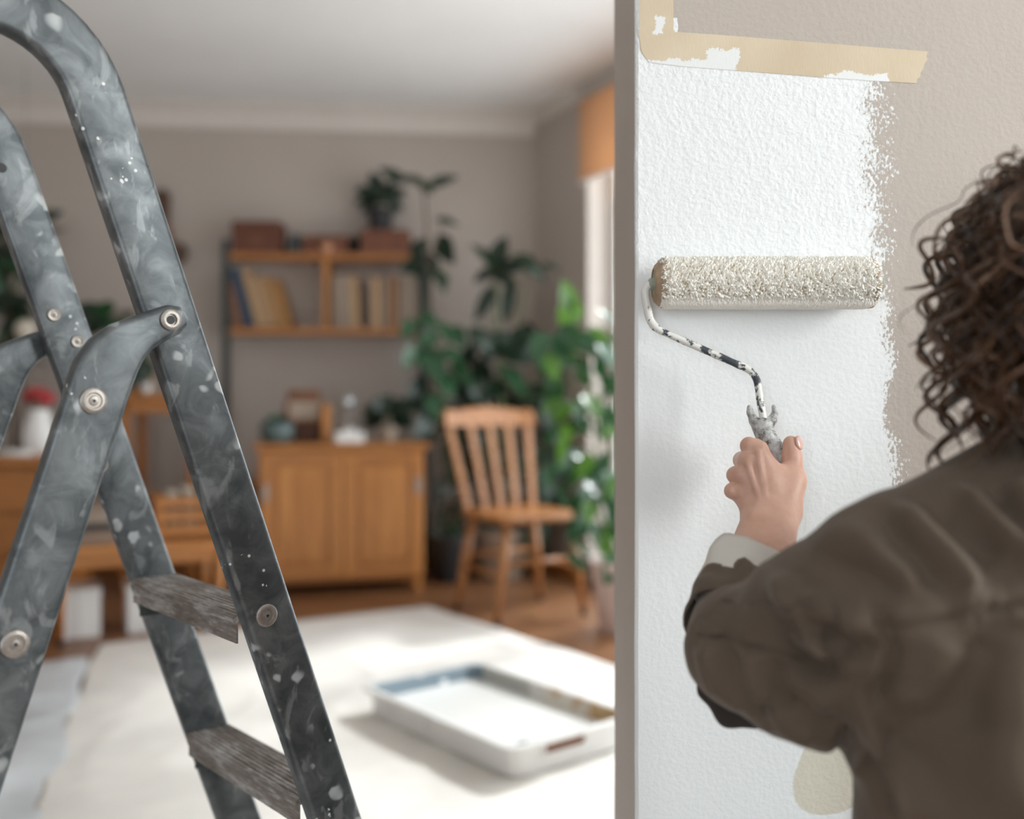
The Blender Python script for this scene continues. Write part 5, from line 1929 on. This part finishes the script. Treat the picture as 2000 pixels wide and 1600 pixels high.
def flap(name, outline, D_, lift, mat, rings_=9, n_=72, th=.0028):
    pts = [Vector((at(x, y, D_).x, at(x, y, D_).z)) for x, y in outline]
    per = [0]
    for a, b_ in zip(pts, pts[1:] + pts[:1]): per.append(per[-1] + (b_ - a).length)
    res = []
    for i in range(n_):
        d = per[-1] * i / n_
        k_ = max(j for j in range(len(pts)) if per[j] <= d)
        res.append(pts[k_].lerp(pts[(k_ + 1) % len(pts)], (d - per[k_]) / (per[k_ + 1] - per[k_])))
    c = sum(res, Vector((0, 0))) / n_
    top = []
    for r in range(rings_ + 1):
        for q_ in res:
            w_ = c.lerp(q_, max(.02, r / rings_))
            h_ = bvh.ray_cast(Vector((w_.x, .3, w_.y)), Vector((0, 1, 0)))
            y_ = h_[0].y if h_[0] is not None else None
            top.append([w_.x, y_, w_.y])
    for r in range(rings_ + 1):
        for j in range(n_):
            if top[r * n_ + j][1] is None:
                top[r * n_ + j][1] = next((top[q_ * n_ + j][1] for q_ in range(r, -1, -1) if top[q_ * n_ + j][1] is not None), D_) + .004
    vs_ = [(x, y_ - lift, z) for x, y_, z in top] + [(x, y_ - lift + th, z) for x, y_, z in top]
    N_ = len(top)
    fs_ = []
    for o_ in (0, N_):
        for r in range(rings_):
            for j in range(n_): fs_.append((o_ + r * n_ + j, o_ + r * n_ + (j + 1) % n_, o_ + (r + 1) * n_ + (j + 1) % n_, o_ + (r + 1) * n_ + j))
    fs_ += [(rings_ * n_ + j, rings_ * n_ + (j + 1) % n_, N_ + rings_ * n_ + (j + 1) % n_, N_ + rings_ * n_ + j) for j in range(n_)]
    return shade_auto(MB().add(vs_, fs_).build(name, mat, shirt, world=True), 60)


flap('sleeve_flap', [(1348, 1222), (1362, 1190), (1392, 1160), (1430, 1140), (1480, 1112), (1508, 1098), (1512, 1130), (1500, 1165), (1502, 1214), (1470, 1210), (1430, 1200), (1390, 1210)], .855, .007, SHIRT)

# rolled cuff: outer flap, pale lining showing at its mouth, dark solid for the shaded hollow under the elbow
LIN = cloth('pale_cuff_lining', (.66, .63, .58), (.58, .55, .50), .85, .1)


def ring_tube(c0, c1, r0, r1, th, seg_=40, wob=.002, n_=8, oval=.9):
    c0, c1 = Vector(c0), Vector(c1)
    d = (c1 - c0).normalized()
    x = d.cross(Vector((0, 1, 0))).normalized()
    y = d.cross(x)
    vs_, fs_ = [], []
    rows = [(i / n_, 0) for i in range(n_ + 1)] + [(1 - i / n_, th) for i in range(n_ + 1)]
    for t_, inn in rows:
        rr_ = r0 + (r1 - r0) * t_ - inn
        for k_ in range(seg_):
            a = 2 * math.pi * k_ / seg_
            w_ = wob * mnoise.noise(Vector((math.cos(a) * 2.5, math.sin(a) * 2.5, t_ * 3 + r0 * 100)))
            q_ = c0.lerp(c1, t_) + (x * math.cos(a) + y * math.sin(a) * oval) * (rr_ + w_) + d * (wob * 1.2 * math.sin(a * 3 + 1))
            vs_.append(q_)
    R0 = len(rows)
    for i in range(R0):
        for k_ in range(seg_):
            fs_.append((i * seg_ + k_, i * seg_ + (k_ + 1) % seg_, ((i + 1) % R0) * seg_ + (k_ + 1) % seg_, ((i + 1) % R0) * seg_ + k_))
    return MB().add(vs_, fs_)


c_a, c_b = at(1438, 1225, .885), at(1446, 1168, .917)
ring_tube(c_a, c_b, .0475, .0425, .0022, wob=.004).build('rolled_cuff', SHIRT, shirt, smooth=True, world=True)
ring_tube(at(1445, 1175, .913), at(1464, 1108, .952), .0435, .0405, .0020, wob=.004).build('cuff_lining', LIN, shirt, smooth=True, world=True, label='pale lining of the rolled sleeve')
S = SDF(.006)  # shade inside the sleeve opening, made as a dark-coloured solid
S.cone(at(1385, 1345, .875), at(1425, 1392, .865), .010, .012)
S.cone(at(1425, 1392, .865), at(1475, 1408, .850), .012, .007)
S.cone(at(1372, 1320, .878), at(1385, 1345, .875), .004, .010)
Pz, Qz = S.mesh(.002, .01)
link_mesh('hollow_shade', np_mesh('hollow_shade', Pz, Qz), cloth('dark_brown_hollow_shade', (.030, .022, .018), (.024, .018, .015), sheen=0), shirt, True)
ring_tube((.446 + .02, .722 + .04, .838), (.442 + .02, .730 + .04, .892), .076, .064, .004, wob=.002, oval=1).build('collar', SHIRT, shirt, smooth=True, world=True)

# ---- trousers and shoes
S = SDF(.03)
S.cone((.36 + .02, .735 + .04, .30), (.53 + .02, .735 + .04, .30), .115, .115, scale=(1, 1.1, 1))
for s_ in (-1, 1):
    S.cone((.445 + s_ * .085 + .02, .735 + .04, .285), (.445 + s_ * .13 + .02, 0.99 + .04, .14), .100, .070)
    S.cone((.445 + s_ * .13 + .02, 0.985 + .04, .120), (.445 + s_ * .09 + .02, .67 + .04, .10), .070, .055)
P, Q = S.mesh(.008, .04)
P[:, 2] = np.maximum(P[:, 2], .022)
link_mesh('trousers', np_mesh('trousers', P, Q), cloth('dark_denim', (.03, .035, .05), (.022, .026, .038), sheen=.1), person, True)
for s_ in (-1, 1):
    S = SDF(.02)
    x = .445 + s_ * .087
    S.cone((x, .655, .085), (x, .57, .070), .044, .040)
    S.cone((x, .57, .065), (x, .50, .058), .040, .034)
    P, Q = S.mesh(.005, .02)
    P[:, 2] = np.maximum(P[:, 2], .022)
    link_mesh('shoe', np_mesh('shoe', P, Q), M['bkgrey'], person, True)


# ---- curly hair
def hair_mat():
    m, nt, b = nodes('dark_brown_curly_hair')
    at2 = N(nt, 'ShaderNodeAttribute', attribute_name='tone')
    nt.links.new(ramp(nt, at2.outputs['Fac'], [(0, (.030, .015, .008)), (.5, (.085, .040, .019)), (1, (.21, .105, .05))]), b.inputs['Base Color'])
    b.inputs['Roughness'].default_value = .38
    b.inputs['Specular IOR Level'].default_value = .6
    return m


HM = hair_mat()


class Strands:
    def __init__(s): s.P, s.Q, s.T, s.n = [], [], [], 0

    def add(s, pts, r, tone, k=5):
        pts = np.asarray(pts, float)
        m_ = len(pts)
        d = np.gradient(pts, axis=0)
        d /= np.maximum(np.linalg.norm(d, axis=1, keepdims=True), 1e-9)
        ref = np.array([.3, .9, .2])
        x = np.cross(d, ref)
        x /= np.maximum(np.linalg.norm(x, axis=1, keepdims=True), 1e-9)
        y = np.cross(d, x)
        rr_ = r * np.clip(np.minimum(np.linspace(.5, 3, m_), np.linspace(4, .25, m_)), .2, 1)
        a = np.arange(k) * 2 * np.pi / k
        V = pts[:, None] + (x[:, None] * np.cos(a)[None, :, None] + y[:, None] * np.sin(a)[None, :, None]) * rr_[:, None, None]
        s.P.append(V.reshape(-1, 3))
        i, j = np.meshgrid(np.arange(m_ - 1), np.arange(k), indexing='ij')
        q = np.stack([i * k + j, i * k + (j + 1) % k, (i + 1) * k + (j + 1) % k, (i + 1) * k + j], -1).reshape(-1, 4) + s.n
        s.Q.append(q)
        s.T.append(np.full(m_ * k, tone))
        s.n += m_ * k

    def build(s, name, parent):
        me_ = np_mesh(name, np.concatenate(s.P), np.concatenate(s.Q))
        a = me_.attributes.new('tone', 'FLOAT', 'POINT')
        a.data.foreach_set('value', np.concatenate(s.T).astype(np.float32))
        return link_mesh(name, me_, HM, parent, True)


HR = np.array([.099, .104, .114])
Hc = np.array(HC) + np.array([.0, -.006, .004])
fwn, sdn = np.array(fw), np.array(sd)
ST = Strands()
cnt = 0
while cnt < 1150:
    d = rng.normal(size=3)
    d /= np.linalg.norm(d)
    f_ = d @ fwn
    if f_ > .35 and d[2] < .55: continue
    if d[2] < -.45: continue
    big = cnt < 430
    st = Hc + d * HR * rng.uniform(.90, 1.0)
    L = rng.uniform(.07, .145) if big else rng.uniform(.05, .13)
    L = min(L, st[2] - .868 + rng.uniform(-.012, .012))
    if L < .025: continue
    nseg = 34 if big else 26
    tt = np.linspace(0, 1, nseg)
    out = d * np.array([1, 1, .35])
    out /= np.linalg.norm(out) + 1e-9
    fall = np.clip(tt * 1.5 - .10, 0, None)
    spread = rng.uniform(.010, .034)
    ctr = st[None] + out[None] * (spread * np.sin(np.clip(tt * 2.2, 0, 1.57)))[:, None] * (1.0 + .3 * rng.normal())
    ctr = ctr + np.array([0, 0, -1.0])[None] * (L * fall ** 1.15 / 1.35)[:, None]
    ctr[:, 0] += rng.normal() * .016 * tt ** 2
    ctr[:, 1] += rng.normal() * .012 * tt ** 2
    amp = rng.uniform(.006, .0135) * np.clip(tt * 3.0, 0.25, 1)
    turns = L / rng.uniform(.030, .050)
    ph = rng.uniform(0, 6.28)
    hand_ = 1 if rng.random() < .5 else -1
    t1 = np.array([out[1], -out[0], 0.0])
    t1 /= np.linalg.norm(t1) + 1e-9
    ang = ph + hand_ * 2 * np.pi * turns * tt
    pts = ctr + (t1[None] * np.cos(ang)[:, None] + out[None] * np.sin(ang)[:, None]) * amp[:, None]
    ST.add(pts, rng.uniform(.0014, .0030) if big else rng.uniform(.0004, .0008), np.clip(rng.normal(.35, .28), 0, 1))
    cnt += 1


def curl(lst, D0, D1, r, tone=.6):
    q_ = np.array([at(x, y, .03 + D0 + (D1 - D0) * i / (len(lst) - 1)) for i, (x, y) in enumerate(lst)])
    # Catmull-Rom
    out_ = []
    e_ = np.vstack([2 * q_[0] - q_[1], q_, 2 * q_[-1] - q_[-2]])
    for i in range(1, len(e_) - 2):
        for t_ in np.linspace(0, 1, 7, endpoint=False):
            a, b_, c_, d_ = e_[i - 1], e_[i], e_[i + 1], e_[i + 2]
            out_.append(.5 * (2 * b_ + (c_ - a) * t_ + (2 * a - 5 * b_ + 4 * c_ - d_) * t_ ** 2 + (3 * b_ - a - 3 * c_ + d_) * t_ ** 3))
    out_.append(q_[-1])
    ST.add(out_, r, tone, 7)


# the loose curls that stand out at the left of the head
curl([(1900, 430), (1860, 425), (1832, 450), (1825, 490), (1836, 505), (1850, 480), (1868, 440), (1895, 400)], .74, .76, .0016)
curl([(1870, 470), (1830, 465), (1802, 470), (1797, 485), (1812, 510), (1822, 540), (1812, 556), (1785, 562), (1764, 565)], .75, .79, .0019)
curl([(1870, 570), (1830, 572), (1800, 582), (1792, 600), (1808, 620), (1822, 634)], .75, .78, .0014, .7)
curl([(1880, 560), (1850, 575), (1838, 600), (1858, 628), (1870, 660), (1875, 690)], .74, .76, .0020)
curl([(1895, 660), (1870, 675), (1838, 684), (1822, 692), (1835, 712), (1855, 730), (1860, 740)], .75, .77, .0019)
curl([(1885, 650), (1902, 640), (1925, 635), (1948, 650), (1950, 675), (1935, 695), (1912, 692), (1900, 670)], .74, .75, .0026, .4)
curl([(1905, 690), (1898, 720), (1905, 745), (1930, 752), (1945, 740), (1935, 715), (1940, 690)], .74, .75, .0022, .5)
curl([(1965, 700), (1945, 730), (1935, 770), (1950, 795), (1962, 815), (1955, 842), (1930, 846), (1912, 828), (1910, 800), (1925, 785), (1948, 790), (1962, 808)], .735, .75, .0030, .3)
curl([(1935, 740), (1915, 765), (1908, 790), (1918, 800)], .74, .75, .0022, .4)
curl([(1995, 330), (1960, 330), (1950, 310), (1975, 300), (2000, 295)], .74, .75, .0016, .6)
curl([(1960, 350), (1930, 365), (1905, 385), (1890, 410), (1860, 420)], .74, .75, .0020, .6)
curl([(1990, 380), (1966, 400), (1963, 430), (1972, 470), (1985, 482), (2010, 488)], .655, .655, .0010, 1.0)
for i in range(46):
    x0, y0 = rng.uniform(1850, 2000), rng.uniform(280, 820)
    if x0 < 1850 + abs(y0 - 560) * .35: continue
    sx = -rng.uniform(10, 40)
    lst = [(x0, y0)]
    for j in range(1, 6): lst.append((x0 + sx * j / 5 + rng.normal() * 9, y0 + j * 13 * (1 if y0 > 420 else .3) + rng.normal() * 9))
    curl(lst, rng.uniform(.70, .77), rng.uniform(.70, .79), rng.uniform(.0006, .0013), rng.uniform(.2, .7))
hair = ST.build('hair', person)
S = SDF(.03)
S.cone(Vector(Hc) + Vector((0, -.004, .012)), Vector(Hc) + Vector((0, -.016, -.04)), .094, .082)
P, Q = S.mesh(.004, .02)
keep_f = (P - Hc) @ fwn
P = P - np.where(keep_f > .045, keep_f - .045, 0)[:, None] * fwn[None]
nz_ = np.array([mnoise.noise(Vector(q) * 60) + .6 * mnoise.noise(Vector(q) * 130) for q in P])
P = P + (P - Hc) / np.linalg.norm(P - Hc, axis=1, keepdims=True) * (nz_ * .006)[:, None]
me = np_mesh('hair_mass', P, Q)
a_ = me.attributes.new('tone', 'FLOAT', 'POINT')
a_.data.foreach_set('value', np.clip(.12 + nz_ * .25, 0, 1).astype(np.float32))
link_mesh('hair_mass', me, HM, hair, True)
